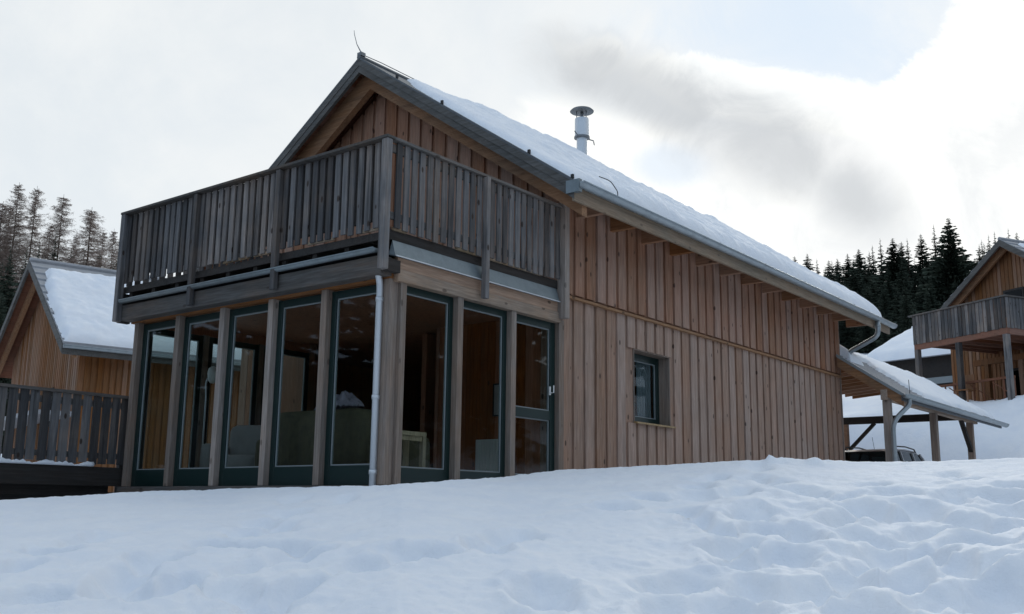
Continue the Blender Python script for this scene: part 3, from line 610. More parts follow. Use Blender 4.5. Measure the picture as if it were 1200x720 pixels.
# --- interior walls
b = MB(); b.box(XW0+.02, XW0+.14, .31, 2.35, .033, 2.545, .3)
cladding(b, .31, 2.33, lambda y: .034, lambda y: 2.545, XW0+.019, .14, .132, .012, 'y', seed=12)
b.build('interior_wall', MAT['inner'], H)
b = MB(); b.box(8.0, 8.12, .31, 7.0, .033, 2.6, .3); cladding(b, .31, 6.98, lambda y: .034, lambda y: 2.6, 7.999, .14, .132, .012, 'y', seed=13)
b.box(XW0+.2, 8.0, 6.9, 6.99, .033, 2.6, .5); b.build('interior_wall', MAT['inner'], H)
b = MB(); b.box(XW0+.001, XW1-.3, .31, 6.99, 2.60, 2.75); b.build('ceiling', MAT['inner'], H)
b = MB(); b.box(XW0, XW0+.16, 5.31, 6.99, -.05, 2.59); b.build('gable_wall_ground_floor', MAT['wall_fresh'], H)
# --- small window in side wall
wf = win_frame('x', WIN[0]+.01, WIN[1]-.01, WIN[2]+.03, WIN[3]-.02, .20, fw=.10, bottom=.11, dep=.07)
b = MB(); b.box(WIN[0]-.001+.002, WIN[0]+.012, -.0, .199, WIN[2]+.001, WIN[3]-.001); b.box(WIN[1]-.022, WIN[1]-.001, -.0, .199, WIN[2]+.001, WIN[3]-.001); b.box(WIN[0]+.013, WIN[1]-.023, .0, .199, WIN[3]-.02, WIN[3]-.001)
b.build('window_reveal', MAT['post'], wf)
b = MB(); b.hexa([(WIN[0]-.02, -.07, WIN[2]-.005), (WIN[1]+.05, -.07, WIN[2]-.005), (WIN[1]+.05, -.002, WIN[2]+.0), (WIN[0]-.02, -.002, WIN[2]+.0), (WIN[0]-.02, -.07, WIN[2]+.022), (WIN[1]+.05, -.07, WIN[2]+.022), (WIN[1]+.05, -.002, WIN[2]+.03), (WIN[0]-.02, -.002, WIN[2]+.03)]); b.box(WIN[0]+.013, WIN[1]-.023, -.001, .199, WIN[2]+.001, WIN[2]+.028); b.build('sill', MAT['light'], wf)
b = MB(); vs = []; n = 26
for k in range(n+1):
    xx = 6.0+.4*k/n; yy = .30+.018*math.sin(k*1.7); vs += [(xx, yy, 1.18), (xx-.05*(1-k/n), yy, 2.25)]
b.add(vs, [(2*k, 2*k+2, 2*k+3, 2*k+1) for k in range(n)]); b.build('curtain', MAT['curtain'], wf)
b = MB(); b.box(XW0+.4, 7.9, 2.9, 3.0, .033, 2.58); b.build('interior_wall', MAT['inner'], H)

# ------------------------------------------------------------------ things inside, seen through the glass, plus shapes standing in for reflections
t = thing('floor_lamp', 'slender floor lamp with small pale shade behind the leftmost glazed bay', 'lamp', (.75, 4.55, .033))
b = MB(); b.lathe([(.14, 0), (.14, .02), (.02, .03)], n=20); b.tube(smooth_path([(0, 0, .02), (0, 0, 1.35), (.02, .06, 1.55), (0, -.08, 1.66)]), .014, 8); b.build('stand', MAT['steel'], t, True)
b = MB(); b.lathe([(.03, 1.52), (.06, 1.56), (.075, 1.66), (.06, 1.74), (.02, 1.77)], (0, -.12, 0), 18); b.build('lamp_shade', MAT['white'], t, True)
def cushion(mb, x0, x1, y0, y1, z0, z1, n=8, p=.35, amp=.0, seed=0):
    cx, cy, cz = (x0+x1)/2, (y0+y1)/2, (z0+z1)/2; vs = []; fs = []; rg = random.Random(seed)
    m = 2*n
    for i in range(n+1):
        th = -math.pi/2+math.pi*i/n
        for j in range(m):
            ph = 2*math.pi*j/m; f = lambda v: math.copysign(abs(v)**p, v)
            s_ = 1+rg.uniform(-amp, amp)
            vs.append((cx+(x1-x0)/2*f(math.cos(th))*f(math.cos(ph))*s_, cy+(y1-y0)/2*f(math.cos(th))*f(math.sin(ph))*s_, cz+(z1-z0)/2*f(math.sin(th))*s_))
    fs = [(i*m+j, i*m+(j+1) % m, (i+1)*m+(j+1) % m, (i+1)*m+j) for i in range(n) for j in range(m)]
    mb.add(vs, fs)
t = thing('armchair', 'pale upholstered armchair standing behind the two leftmost glazed bays', 'armchair', (.95, 3.85, .033), R(25))
b = MB(); cushion(b, -.36, .36, -.36, .36, .12, .46); b.build('seat', MAT['cloth'], t, True)
b = MB(); cushion(b, .22, .42, -.38, .38, .3, .92); b.build('backrest', MAT['cloth'], t, True)
for s_ in (-1, 1):
    b = MB(); cushion(b, -.36, .34, s_*.42-.09, s_*.42+.09, .12, .62); b.build('armrest', MAT['cloth'], t, True)
for (p, q) in ((-.3, -.3), (-.3, .3), (.3, -.3), (.3, .3)):
    b = MB(); b.tube([(p, q, 0), (p, q, .14)], [.02, .03], 8); b.build('leg', MAT['dark'], t)
t = thing('hillside_reflection', 'olive seat and back standing in for the hillside reflected by the bay beside the corner downpipe', 'hillside_reflection', (.68, 1.90, .033))  # olive shapes added in place of the hillside mirrored in the panes
b = MB(); cushion(b, .0, .85, -1.0, 1.0, .1, .45, 10, .25); b.build('seat', MAT['olive'], t, True)
b = MB(); cushion(b, -.22, .06, -1.02, 1.02, .1, .98, 10, .25); b.build('backrest', MAT['olive'], t, True)
for s_ in (-1, 1):
    b = MB(); cushion(b, -.15, .85, s_*1.08-.1, s_*1.08+.1, .1, .66, 10, .25); b.build('armrest', MAT['olive'], t, True)
def heap(name, cx, cy, z0, sx, sy, h, mat, seed):
    n = 40; xs = np.linspace(-1, 1, n); GX, GY = np.meshgrid(xs, xs); r = np.hypot(GX, GY)
    Z = h*np.clip(1-r**2, 0, 1)**.6*(1+.9*vnoise(GX*3+seed, GY*3, seed, 4)); Z = np.maximum(Z, 0)
    top = np.stack([cx+GX*sx, cy+GY*sy, z0+Z+.004], -1).reshape(-1, 3); bot = np.stack([cx+GX*sx, cy+GY*sy, z0+0*Z], -1).reshape(-1, 3); N2 = n*n
    fs = []
    for j in range(n-1):
        for i in range(n-1):
            if r[j, i] < 1: a = j*n+i; fs += [(a, a+1, a+n+1, a+n), (N2+a, N2+a+n, N2+a+n+1, N2+a+1)]
    b = MB(); b.add(np.vstack([top, bot]).tolist(), fs, .5); return b.build(name, mat, None, True)
o = heap('snow_reflection', .60, 1.50, 1.00, .16, .45, .17, MAT['lilac'], 41); tag(o, 'crumpled lilac and white heap standing in for snow reflected in the glass', 'snow_reflection')  # reflected snow modelled as a heap behind the pane
o = heap('mottled_reflection', .98, 2.35, .47, .30, .36, .38, MAT['cloth'], 43); tag(o, 'pale crumpled heap standing in for the mottled reflection in the glass', 'mottled_reflection')  # second heap added for the pale part of the pane reflection
t = thing('side_table', 'small pale wooden side table with open frame behind the corner pane', 'table', (.56, .36, .033), R(0))
b = MB(); b.box(-.29, .29, -.17, .17, .60, .65); b.build('tabletop', MAT['light'], t)
for (p, q) in ((-.26, -.14), (-.26, .14), (.26, -.14), (.26, .14)):
    b = MB(); b.box(p-.028, p+.028, q-.028, q+.028, 0, .60); b.build('leg', MAT['light'], t)
b = MB(); b.box(-.231, .231, -.155, -.135, .54, .597); b.build('apron', MAT['light'], t)
b = MB(); b.box(3.285, 3.318, .95, 1.45, .18, .78)
for k in range(9): b.box(3.272, 3.2845, .97+k*.052, 1.005+k*.052, .2, .76)
o = b.build('radiator', MAT['white'], None); tag(o, 'white ribbed radiator low on the interior wall behind the middle side bay', 'radiator')
t = thing('framed_picture', 'small framed picture hanging on the red-brown interior wall', 'picture', (3.29, .95, 1.35))
b = MB(); b.box(-.012, .012, -.16, .16, -.22, .22); b.build('print', MAT['cloth'], t)
b = MB(); b.box(-.02, .014, -.18, -.1605, -.24, .24); b.box(-.02, .014, .1605, .18, -.24, .24); b.box(-.02, .014, -.16, .16, .2205, .24); b.box(-.02, .014, -.16, .16, -.24, -.2205); b.build('frame', MAT['dark'], t)

# ================================================================== TERRACE left of the glazed corner
T = thing('terrace', 'raised wooden terrace with slatted grey railing left of the glazed corner', 'terrace')
b = MB()
for k in range(24): b.box(-6.0, -.08, 5.47+k*.14, 5.60+k*.14, .12, .15)
b.build('deck', MAT['greyx'], T)
b = MB(); b.box(-6.0, .10, 5.41, 5.465, .035, .30); b.box(-6.0, -.07, 5.6, 5.7, -.1, .115); b.build('edge_beam', MAT['dark'], T)
pickets('x', -6.0, .06, 5.40, .35, 1.30, 33, .15, .118).build('railing_boards', MAT['grey'], T)
b = MB(); b.box(-6.0, .10, 5.365, 5.47, 1.305, 1.345); b.box(-6.0, .10, 5.43, 5.465, 1.15, 1.24); b.box(-6.0, .10, 5.43, 5.465, .42, .5); b.build('handrail', MAT['greyx'], T)
for x in (-5.9, -3.9, -1.95): b = MB(); b.box(x, x+.09, 5.475, 5.56, -.9, 1.30); b.build('post', MAT['grey'], T)
b = MB(); b.box(.0, .09, 5.475, 5.55, -.9, 1.30); b.build('post', MAT['grey'], T)
b = MB(); b.box(-6, -.05, 5.75, 5.8, -1.6, .02); b.build('under_deck_shade', MAT['concrete'], T)  # dark sheet painted in for the shade below the deck
sn = MB(); n = 120; vs = []
for k in range(n+1):
    x = -6.0+5.55*k/n; h = .045+.03*math.sin(k*.7)*math.sin(k*.23)+.012*math.sin(k*2.9)
    for (yy, zz) in ((5.375, .302), (5.37, .302+h*.6), (5.40, .302+h), (5.47, .302+h*.9), (5.5, .302)): vs.append((x, yy, zz))
sn.add(vs, [(5*k+i, 5*k+5+i, 5*k+6+i, 5*k+1+i) for k in range(n) for i in range(4)]+[(0, 1, 2, 3, 4), tuple(5*n+i for i in range(5))[::-1]]+[(5*k+4, 5*k+9, 5*k+5, 5*k) for k in range(n)], .5)
sn.build('snow_strip', MAT['roofsnow'], T, True)

# ================================================================== CARPORT
CP = thing('carport', 'low timber carport with snow on its roof at the rear end of the large chalet', 'carport')
cr = lambda y: 3.31+PM*min(y, .4)-.09*max(0, y-.4)
def cslab(mb, x0, x1, ya, yb, top, bot, t=None):
    mb.hexa([(x0, ya, cr(ya)+bot), (x1, ya, cr(ya)+bot), (x1, yb, cr(yb)+bot), (x0, yb, cr(yb)+bot), (x0, ya, cr(ya)+top), (x1, ya, cr(ya)+top), (x1, yb, cr(yb)+top), (x0, yb, cr(yb)+top)], t)
YC = -1.48
b = MB(); cslab(b, 13.98, 22.6, YC-.03, -.07, 0, -.03, .5); cslab(b, 14.40, 22.6, -.07, .4, 0, -.03, .5); cslab(b, 14.40, 22.6, .4, 2.75, 0, -.03, .5)
for k in range(22):   # tile courses
    ya = YC-.03+k*.085
    x0 = 13.98 if ya < -.1 else 14.40
    if ya < .35: b.hexa([(x0, ya, cr(ya)+.001), (22.6, ya, cr(ya)+.001), (22.6, ya+.08, cr(ya+.08)+.001), (x0, ya+.08, cr(ya+.08)+.001), (x0, ya, cr(ya)+.026), (22.6, ya, cr(ya)+.026), (22.6, ya+.08, cr(ya+.08)+.006), (x0, ya+.08, cr(ya+.08)+.006)])
croof = b.build('roof', MAT['roofsheet'], CP)
b = MB()
x = 14.5
while x < 23: 
    cslab(b, x, x+.07, YC+.08, .38, -.055, -.17); cslab(b, x, x+.07, .4, 2.65, -.055, -.17); x += .62
b.build('rafters', MAT['rafter'], CP)
b = MB(); cslab(b, 14.42, 22.56, YC+.02, .4, -.031, -.052, .4); cslab(b, 14.42, 22.56, .4, 2.7, -.031, -.052, .4); b.build('soffit', MAT['soffit'], CP)
b = MB(); cslab(b, 13.985, 14.03, YC-.01, -.09, -.031, -.26, .35); b.build('verge_board', MAT['rafter'], CP)
b = MB(); cslab(b, 13.965, 13.984, YC-.03, -.09, .035, -.04, .8); b.build('verge_trim', MAT['bead'], CP)
g_ = MB(); g_.gutter((13.92, YC-.09, cr(YC)-.01), (22.75, YC-.09, cr(YC)-.02), .085); g_.build('gutter', MAT['zinc'], CP, True)
b = MB(); b.box(13.95, 22.6, YC-.012, YC+.02, cr(YC)-.14, cr(YC)-.035); b.build('eave_board', MAT['darkmetal'], CP)
b = MB(); b.box(13.4+.55, 21.4, -1.16, -1.02, 2.20, 2.42); b.build('beam', MAT['beamx'], CP, bevel=.008)
b = MB(); b.box(20.95, 21.09, -1.0, 2.5, 2.30, 2.50); b.build('beam', MAT['dark'], CP)
for (x, y, zt) in ((14.15, -1.09, 2.2), (17.55, -1.09, 2.2), (20.85, -1.09, 2.2), (14.8, 2.4, 2.9), (21.02, 2.35, 2.3)):
    b = MB(); b.box(x-.08, x+.08, y-.08, y+.08, -.3, zt); b.build('post', MAT['rafter'] if y > 0 else MAT['post'], CP, bevel=.008)
b = MB(); b.bar((20.8, -1.09, 1.45), (20.0, -1.09, 2.22), .10, .10, (0, 1, 0)); b.build('brace', MAT['dark'], CP)
b = MB(); b.bar((21.02, 2.28, 1.55), (21.02, 1.50, 2.31), .09, .09, (1, 0, 0)); b.build('brace', MAT['dark'], CP)
b = MB(); b.tube(smooth_path([(14.12, YC-.09, 2.22), (14.12, YC-.09, 2.08), (13.98, -1.24, 1.72), (13.98, -1.24, .2)]), .052, 12); b.build('downpipe', MAT['zinc'], CP, True)
b = MB(); b.tube([(14.10, YC-.12, 2.3), (14.13, YC-.1, 2.62)], .007, 5); b.build('wire', MAT['black'], CP)
snow_sheet('roof_snow', croof, 15.6, 22.4, YC+.06, 1.2, cr, .10, 150, 60, 61, .14, front=lambda y: .35+.7*np.abs(vnoise(y*3+2, y*0, 63, 3)), wob=.35)
snow_sheet('roof_snow', croof, 14.42, 15.3, -.25, .5, cr, .16, 30, 30, 66, .12)

# ------------------------------------------------------------------ car under the carport
t = thing('parked_car', 'silver estate car with roof rails parked beyond the carport, only its roof above the snow', 'car', (20.5, 1.0, -.10), R(0))
prof = [(-2.25, .35), (-2.3, .75), (-2.15, .98), (-1.95, 1.05), (-1.62, 1.42), (-1.35, 1.53), (-.3, 1.58), (.45, 1.54), (1.15, 1.02), (2.0, .88), (2.25, .7), (2.28, .35)]
b = MB()
body = [(-2.25, .28), (-2.32, .7), (-2.28, .98), (-.9, 1.0), (1.1, .98), (2.0, .84), (2.28, .68), (2.3, .28)]
def loft(mb, P, w0f, ex):
    vs = [(x, -w0f(z), z) for x, z in P]+[(x, w0f(z), z) for x, z in P]; n = len(P)
    mb.add(vs, [tuple(range(n)), tuple(range(n, 2*n))[::-1]]+[(k, (k+1) % n, n+(k+1) % n, n+k) for k in range(n)], .5)
loft(b, body, lambda z: .88 if z < .8 else .85, 0); b.build('body', MAT['carpaint'], t, bevel=.05)
b = MB(); gh = [(-2.2, .99), (-1.75, 1.49), (-1.5, 1.53), (.2, 1.53), (.5, 1.47), (1.15, .985)]
loft(b, gh, lambda z: .83-.3*(z-.98), 0); b.build('greenhouse', MAT['carglass'], t)
b = MB(); cab = [(-1.80, 1.478), (-1.6, 1.545), (-.6, 1.585), (.2, 1.565), (.55, 1.46), (.2, 1.50), (-1.5, 1.50)]
loft(b, cab, lambda z: .69 if z < 1.52 else .64, 0); b.build('roof_panel', MAT['carpaint'], t, bevel=.015)
for s_ in (-1, 1):
    b = MB()
    for (p, q) in (((-2.2, .99), (-1.76, 1.49)), ((-1.25, .99), (-1.2, 1.5)), ((-.2, .99), (-.2, 1.5)), ((1.15, .99), (.5, 1.48))):
        b = MB(); b.bar((p[0], s_*(.84), p[1]), (q[0], s_*(.69), q[1]), .05, .07, (1, 0, 0)); b.build('pillar', MAT['carpaint'], t)
    b = MB(); b.tube([(-1.6, s_*.62, 1.53), (-1.5, s_*.62, 1.62), (-.5, s_*.62, 1.655), (.25, s_*.62, 1.62), (.4, s_*.62, 1.53)], .018, 8); b.build('roof_rail', MAT['black'], t, True)
    for x in (-1.4, 1.42):
        b = MB(); vs = []; b.tube([(x, s_*.72, .32), (x, s_*.90, .32)], .32, 24); w = b.build('wheel', MAT['black'], t); b = MB(); b.tube([(x, s_*.901, .32), (x, s_*.912, .32)], .2, 18); b.build('rim', MAT['steel'], w)
b = MB(); b.tube([(-.2, .3, 1.57), (-.35, .3, 1.95)], .006, 5); b.build('aerial', MAT['black'], t)

# ================================================================== OTHER CHALETS
def local_roof(P, L, hw, z_ridge, pm, th=.22, snow_seed=0, snow_from=.35, mat='ochre', verge='fascia', sheet='roofsheet', thick=.2, wallhw=3.6, over=.66, base=0.0):
    """local frame: ridge along +x, verge plane x=0, gable wall at x=over"""
    f = lambda y: z_ridge-pm*abs(y)
    def sl(mb, x0, x1, ya, yb, top, bot, t=None):
        mb.hexa([(x0, ya, f(ya)+bot), (x1, ya, f(ya)+bot), (x1, yb, f(yb)+bot), (x0, yb, f(yb)+bot), (x0, ya, f(ya)+top), (x1, ya, f(ya)+top), (x1, yb, f(yb)+top), (x0, yb, f(yb)+top)], t)
    b = MB(); sl(b, 0, L, -hw, 0, 0, -.04, .5); sl(b, 0, L, 0, hw, 0, -.04, .5)
    for k in range(int(hw/.36)+1):
        for s_ in (-1, 1):
            y = -hw+.02+k*.36
            if y < -.05: b.hexa([(0, s_*y, f(y)+.001), (L, s_*y, f(y)+.001), (L, s_*(y+.33), f(y+.33)+.001), (0, s_*(y+.33), f(y+.33)+.001), (0, s_*y, f(y)+.05), (L, s_*y, f(y)+.05), (L, s_*(y+.33), f(y+.33)+.01), (0, s_*(y+.33), f(y+.33)+.01)])
    b.tube([(0, 0, z_ridge+.03), (L, 0, z_ridge+.03)], .08, 8)
    rf = b.build('roof', MAT[sheet], P)
    b = MB(); sl(b, .05, L-.05, -hw+.04, 0, -.041, -.075, .4); sl(b, .05, L-.05, 0, hw-.04, -.041, -.075, .4); b.build('soffit', MAT['soffit'], P)
    b = MB(); sl(b, -.03, .045, -hw, 0, -.0, -.24, .5); sl(b, -.03, .045, 0, hw, -.0, -.24, .5); b.build('verge_board', MAT[verge], P)
    b = MB(); sl(b, .28, .38, -hw+.05, 0, -.08, -.36, .5); sl(b, .28, .38, 0, hw-.05, -.08, -.36, .5); b.build('verge_rafter', MAT['rafter'], P)
    b = MB(); b.box(0, L, -hw-.002, -hw+.03, f(hw)-.26, f(hw)-.042); b.build('eave_board', MAT[verge], P)
    b = MB(); b.gutter((0, -hw-.08, f(hw)-.04), (L+.05, -hw-.08, f(hw)-.05), .075); b.build('gutter', MAT['zinc'], P, True)
    # body
    w = MB(); zt = f(wallhw)-.10
    w.box(over+.15, L-.6, -wallhw+.0, -wallhw+.15, base, zt); w.box(over+.15, L-.6, wallhw-.15, wallhw, base, zt); w.box(L-.75, L-.6, -wallhw+.151, wallhw-.151, base, zt)
    x = over+.16
    while x < L-.7: w.box(x, x+.12, -wallhw-.022, -wallhw-.0005, base, zt); x += .17
    w.build('side_wall', MAT[mat], P)
    g = MB(); y = -wallhw
    g.add([(over+.02, -wallhw, base), (over+.02, wallhw, base), (over+.02, wallhw, zt-.01), (over+.02, 0, z_ridge-.12), (over+.02, -wallhw, zt-.01), (over+.149, -wallhw, base), (over+.149, wallhw, base), (over+.149, wallhw, zt-.01), (over+.149, 0, z_ridge-.12), (over+.149, -wallhw, zt-.01)],
          [(0, 1, 2, 3, 4), (9, 8, 7, 6, 5), (0, 5, 6, 1), (1, 6, 7, 2), (2, 7, 8, 3), (3, 8, 9, 4), (4, 9, 5, 0)], .4)
    while y < wallhw-.05:
        a, c = y, min(y+.13, wallhw); g.hexa([(over, a, base), (over+.0205, a, base), (over+.0205, c, base), (over, c, base), (over, a, f(a)-.10), (over+.0205, a, f(a)-.10), (over+.0205, c, f(c)-.10), (over, c, f(c)-.10)]); y += .18
    g.build('gable_wall', MAT[mat], P)
    return rf, f
# --- left neighbour
LC = thing('chalet', 'orange timber chalet with snow slipping down its roof at the left edge behind the terrace', 'chalet', (*LEFT_O, 0), LEFT_R, 'neighbouring chalets')
lrf, lf = local_roof(LC, 10, 4.37, 6.86, .69, snow_seed=1, base=-.6)
snow_sheet('roof_snow', lrf, .02, 9.9, -4.33, -.62, lambda y: lf(y)+.03, .22, 190, 80, 81, .2, front=lambda y: .02+.10*np.abs(vnoise(y*1.3+3, y*0+2, 84, 3))+.22*sstep(y, -1.6, -.8), wob=.08)
b = MB()
for (yy, zz) in ((-1.2, 1.9), ): 
    b.box(.62, .659, yy-.28, yy+.28, zz, zz+1.1)
wfo = b.build('window_frame', MAT['dark'], LC); b = MB(); b.box(.605, .619, -1.42, -.98, 1.98, 2.92); b.build('pane', MAT['carglass'], wfo)
b = MB(); b.box(-.35, 0.66, -3.7, 3.7, 2.05, 2.17); b.build('canopy', MAT['roofsheet'], LC)
for s_ in (2.5, 5.8):
    b = MB(); b.tube([(s_, -2.0, lf(2)+.05), (s_, -2.0, lf(2)+.2)], .05, 8); b.build('snow_guard', MAT['black'], LC)

# --- right neighbour with balcony
RC = thing('chalet', 'timber chalet with a raised balcony on posts at the right edge up the snowy slope', 'chalet', (*RIGHT_O, 0), RIGHT_R, 'neighbouring chalets')
rrf, rff = local_roof(RC, 10, 3.95, 9.84, .69, mat='ochre', wallhw=3.3, over=.66, base=3.2)
snow_sheet('roof_snow', rrf, .5, 9.9, -3.9, -.3, lambda y: rff(y)+.03, .12, 90, 50, 91, .25)
# window in gable wall (upper)
b = MB(); b.box(.60, .659, -.35, .55, 7.05, 8.05); wfo = b.build('window_frame', MAT['dark'], RC); b = MB(); b.box(.585, .599, -.27, .47, 7.13, 7.97); b.build('pane', MAT['carglass'], wfo)
BX = -2.94; BL = 1.55; BR = -2.56; BF = 5.92     # balcony: front plane, ends, floor
b = MB(); b.box(BX, .65, BR, BL, BF-.02, BF+.03); b.box(BX, BX+.12, BR, BL, BF-.24, BF-.021); b.box(BX+.121, .65, BR, BR+.12, BF-.24, BF-.021)
for k in range(7): b.box(BX+.13, .64, BR+.3+k*.55, BR+.38+k*.55, BF-.18, BF-.021)
bb = b.build('balcony', MAT['soffit'], RC)
pk = pickets('y', BR, BL, BX-.03, BF-.04, BF+1.0, 71, .15, .125); pk.build('railing_boards', MAT['grey'], bb)
pk = pickets('x', BX, .64, BR-.03, BF-.04, BF+1.0, 72, .15, .125); pk.build('railing_boards', MAT['grey'], bb)
pk = pickets('x', BX, .64, BL+.005, BF-.04, BF+1.0, 73, .15, .125); pk.build('railing_boards', MAT['grey'], bb)
b = MB(); b.box(BX-.08, BX+.06, BR-.08, BL+.15, BF+1.01, BF+1.06); b.box(BX+.061, .6, BR-.08, BR+.05, BF+1.01, BF+1.06); b.box(BX+.061, .6, BL-.02, BL+.15, BF+1.01, BF+1.06); b.build('handrail', MAT['greyx'], bb)
for (x, y) in ((BX+.06, BR+.10), (BX+.06, -.45), (BX+.06, BL-.1), (-.9, BR+.10)):
    b = MB(); b.box(x-.085, x+.085, y-.085, y+.085, 2.9, BF-.241); b.build('post', MAT['grey'], RC, bevel=.01)
b = MB(); b.box(-.15, -.01, -2.3, 1.5, 5.25, 5.47); b.build('beam', MAT['ochre'], RC)
for y in (-2.0, -.6, .9):
    b = MB(); b.box(-.16, .0, y-.09, y+.09, 3.4, 5.249); b.build('post', MAT['ochre'], RC)
b = MB(); b.box(-2.7, .65, -2.5, 1.5, 3.30, 3.55); b.build('terrace_deck', MAT['dark'], RC)
b = MB(); b.box(-2.62, -2.55, -2.4, 1.4, 4.25, 4.33)
y = -2.4
while y < 1.4: b.box(-2.6, -2.57, y, y+.05, 3.56, 4.249); y += .42
for k in range(4): b.bar((-2.585, -2.38+k*.95, 3.62), (-2.585, -1.5+k*.95, 4.2), .02, .05, (1, 0, 0))
b.build('terrace_railing', MAT['soffit'], RC)
b = MB(); b.box(.62, .659, -1.5, .8, 3.7, 5.1); wfo = b.build('window_frame', MAT['dark'], RC); b = MB(); b.box(.6, .619, -1.4, -.4, 3.8, 5.0); b.box(.6, .619, -.3, .7, 3.8, 5.0); b.build('pane', MAT['carglass'], wfo)
t = thing('garden_chair', 'wooden garden chair on the terrace below the right chalet balcony', 'chair', (29.05, 1.0, 3.56), R(-20))
b = MB(); b.box(-.24, .24, -.24, .24, .42, .46); b.build('seat', MAT['ochre'], t); b = MB(); b.box(.2, .24, -.24, .24, .50, 1.0); b.build('backrest', MAT['ochre'], t)
for (p, q) in ((-.21, -.21), (-.21, .21), (.21, -.21), (.21, .21)):
    b = MB(); b.box(p-.02, p+.02, q-.02, q+.02, 0, .419 if p < 0 else .499); b.build('leg', MAT['ochre'], t)

# --- snow covered barn beyond the carport
br = thing('barn', 'low dark barn under a thick white snow roof between carport and right chalet', 'barn', (40.75, 5.4, 4.54), R(-15))
b = MB(); b.box(0, 7, -5.2, 3.0, 0, 2.45, .3)
for yy in (-5.19, 2.89): b.add([(.1, yy, 2.452), (6.9, yy, 2.452), (3.5, yy, 4.2), (.1, yy+.1, 2.452), (6.9, yy+.1, 2.452), (3.5, yy+.1, 4.2)], [(0, 1, 2), (5, 4, 3), (0, 3, 4, 1), (1, 4, 5, 2), (2, 5, 3, 0)])
b.build('wall', MAT['dark'], br)
b = MB(); b.hexa([(-.45, -5.6, 2.36), (3.5, -5.6, 4.25), (3.5, 3.4, 4.25), (-.45, 3.4, 2.36), (-.45, -5.6, 2.44), (3.5, -5.6, 4.33), (3.5, 3.4, 4.33), (-.45, 3.4, 2.44)], .5)
b.hexa([(3.5, -5.6, 4.25), (7.4, -5.6, 2.36), (7.4, 3.4, 2.36), (3.5, 3.4, 4.25), (3.5, -5.6, 4.33), (7.4, -5.6, 2.44), (7.4, 3.4, 2.44), (3.5, 3.4, 4.33)], .5)
brf = b.build('roof', MAT['roofsheet'], br)
xs = np.linspace(-.5, 7.4, 50); ys = np.linspace(-5.6, 3.4, 60); GX, GY = np.meshgrid(xs, ys)
e = np.minimum(np.minimum(GX+.5, 7.4-GX), np.minimum(GY+5.6, 3.4-GY)); pr = np.sqrt(np.clip(1-(1-np.clip(e/.5, 0, 1))**2, 0, 1))
Z = 4.33-np.abs(GX-3.5)*.4846+.01+.34*pr*(1+.3*vnoise(GX*.6, GY*.6, 99, 3)); B = 4.33-np.abs(GX-3.5)*.4846+.005
b = MB(); n = Z.size; nx = 50; fs = []
for j in range(59):
    for i in range(49): a = j*nx+i; fs += [(a, a+1, a+nx+1, a+nx), (n+a, n+a+nx, n+a+nx+1, n+a+1)]
b.add(np.vstack([np.stack([GX, GY, Z], -1).reshape(-1, 3), np.stack([GX, GY, B], -1).reshape(-1, 3)]).tolist(), fs, .5); b.build('roof_snow', MAT['roofsnow'], brf, True)
b = MB(); b.box(-.06, -.003, -4.0, 1.0, 1.15, 1.45); b.build('plank_band', MAT['bead'], br)
sh = thing('shed', 'small wooden shed with a flat snow cap at the foot of the forest', 'shed', (44.9, 6.6, 7.7), R(-29))
b = MB(); b.box(0, 1.6, -.9, .9, -.6, 1.35); b.build('wall', MAT['grey'], sh)
b = MB(); b.box(-.15, 1.75, -1.05, 1.05, 1.351, 1.43); sr = b.build('roof', MAT['darkmetal'], sh)
b = MB(); cushion(b, -.16, 1.76, -1.06, 1.06, 1.432, 1.62, 8, .3); b.build('roof_snow', MAT['roofsnow'], sr, True)

# ================================================================== TREES
def spruce_meshes(h, r, seed, dens=1.0, gap=.12, step=1.0):
    rg = random.Random(seed); mb = MB(); z = h*.06; lean = rg.uniform(-.1, .1)
    while z < h*.99:
        q = z/h; rad = r*((1-q)**.9)*(.72+.5*rg.random())+.03; nb = max(4, int((6+5*(1-q))*dens)); ph0 = rg.random()*6.28
        for k in range(nb):
            if rg.random() < gap: continue
            ph = ph0+6.283*k/nb+rg.uniform(-.3, .3); L = rad*rg.uniform(.55, 1.2); dz = -L*(.50-.75*q)*rg.uniform(.7, 1.3); t = rg.random()
            c, s_ = math.cos(ph), math.sin(ph); z0 = z+rg.uniform(-.1, .1)
            ns = 2+int(L/.55)
            for i in range(ns):
                u0, u1 = i/ns, (i+1)/ns; a0 = z0+dz*u0*(1.2-.4*u0); a1_ = z0+dz*u1*(1.2-.4*u1); um = (u0+u1)/2; am = (a0+a1_)/2
                wd = L*(.10+.30*(1-um))*rg.uniform(.5, 1.25); dr = L*rg.uniform(.05, .16)
                for sg in (-1, 1):
                    e = u1*L+.08*L
                    mb.add([(u0*L*c, u0*L*s_, a0), (u1*L*c, u1*L*s_, a1_), (e*c-sg*wd*s_, e*s_+sg*wd*c, a1_-dr), (um*L*c-sg*wd*.4*s_, um*L*s_+sg*wd*.4*c, am-dr*1.6)], [(0, 1, 2), (0, 2, 3)], t)
                mb.add([(u0*L*c, u0*L*s_, a0+.02), (u1*L*c, u1*L*s_, a1_+.02), (um*L*c, um*L*s_, am-.20*L)], [(0, 1, 2)], t)
        z += (.13+.20*(1-q)*h/13)*step
    tr = MB(); tr.tube([(0, 0, -1), (lean*.3, 0, h*.5), (lean*.5, 0, h*.9)], [.2, .12, .03], 7)
    mb.tube([(lean*.5, 0, h*.88), (lean*.5, 0, h)], [.04, .008], 4)
    return mb, tr
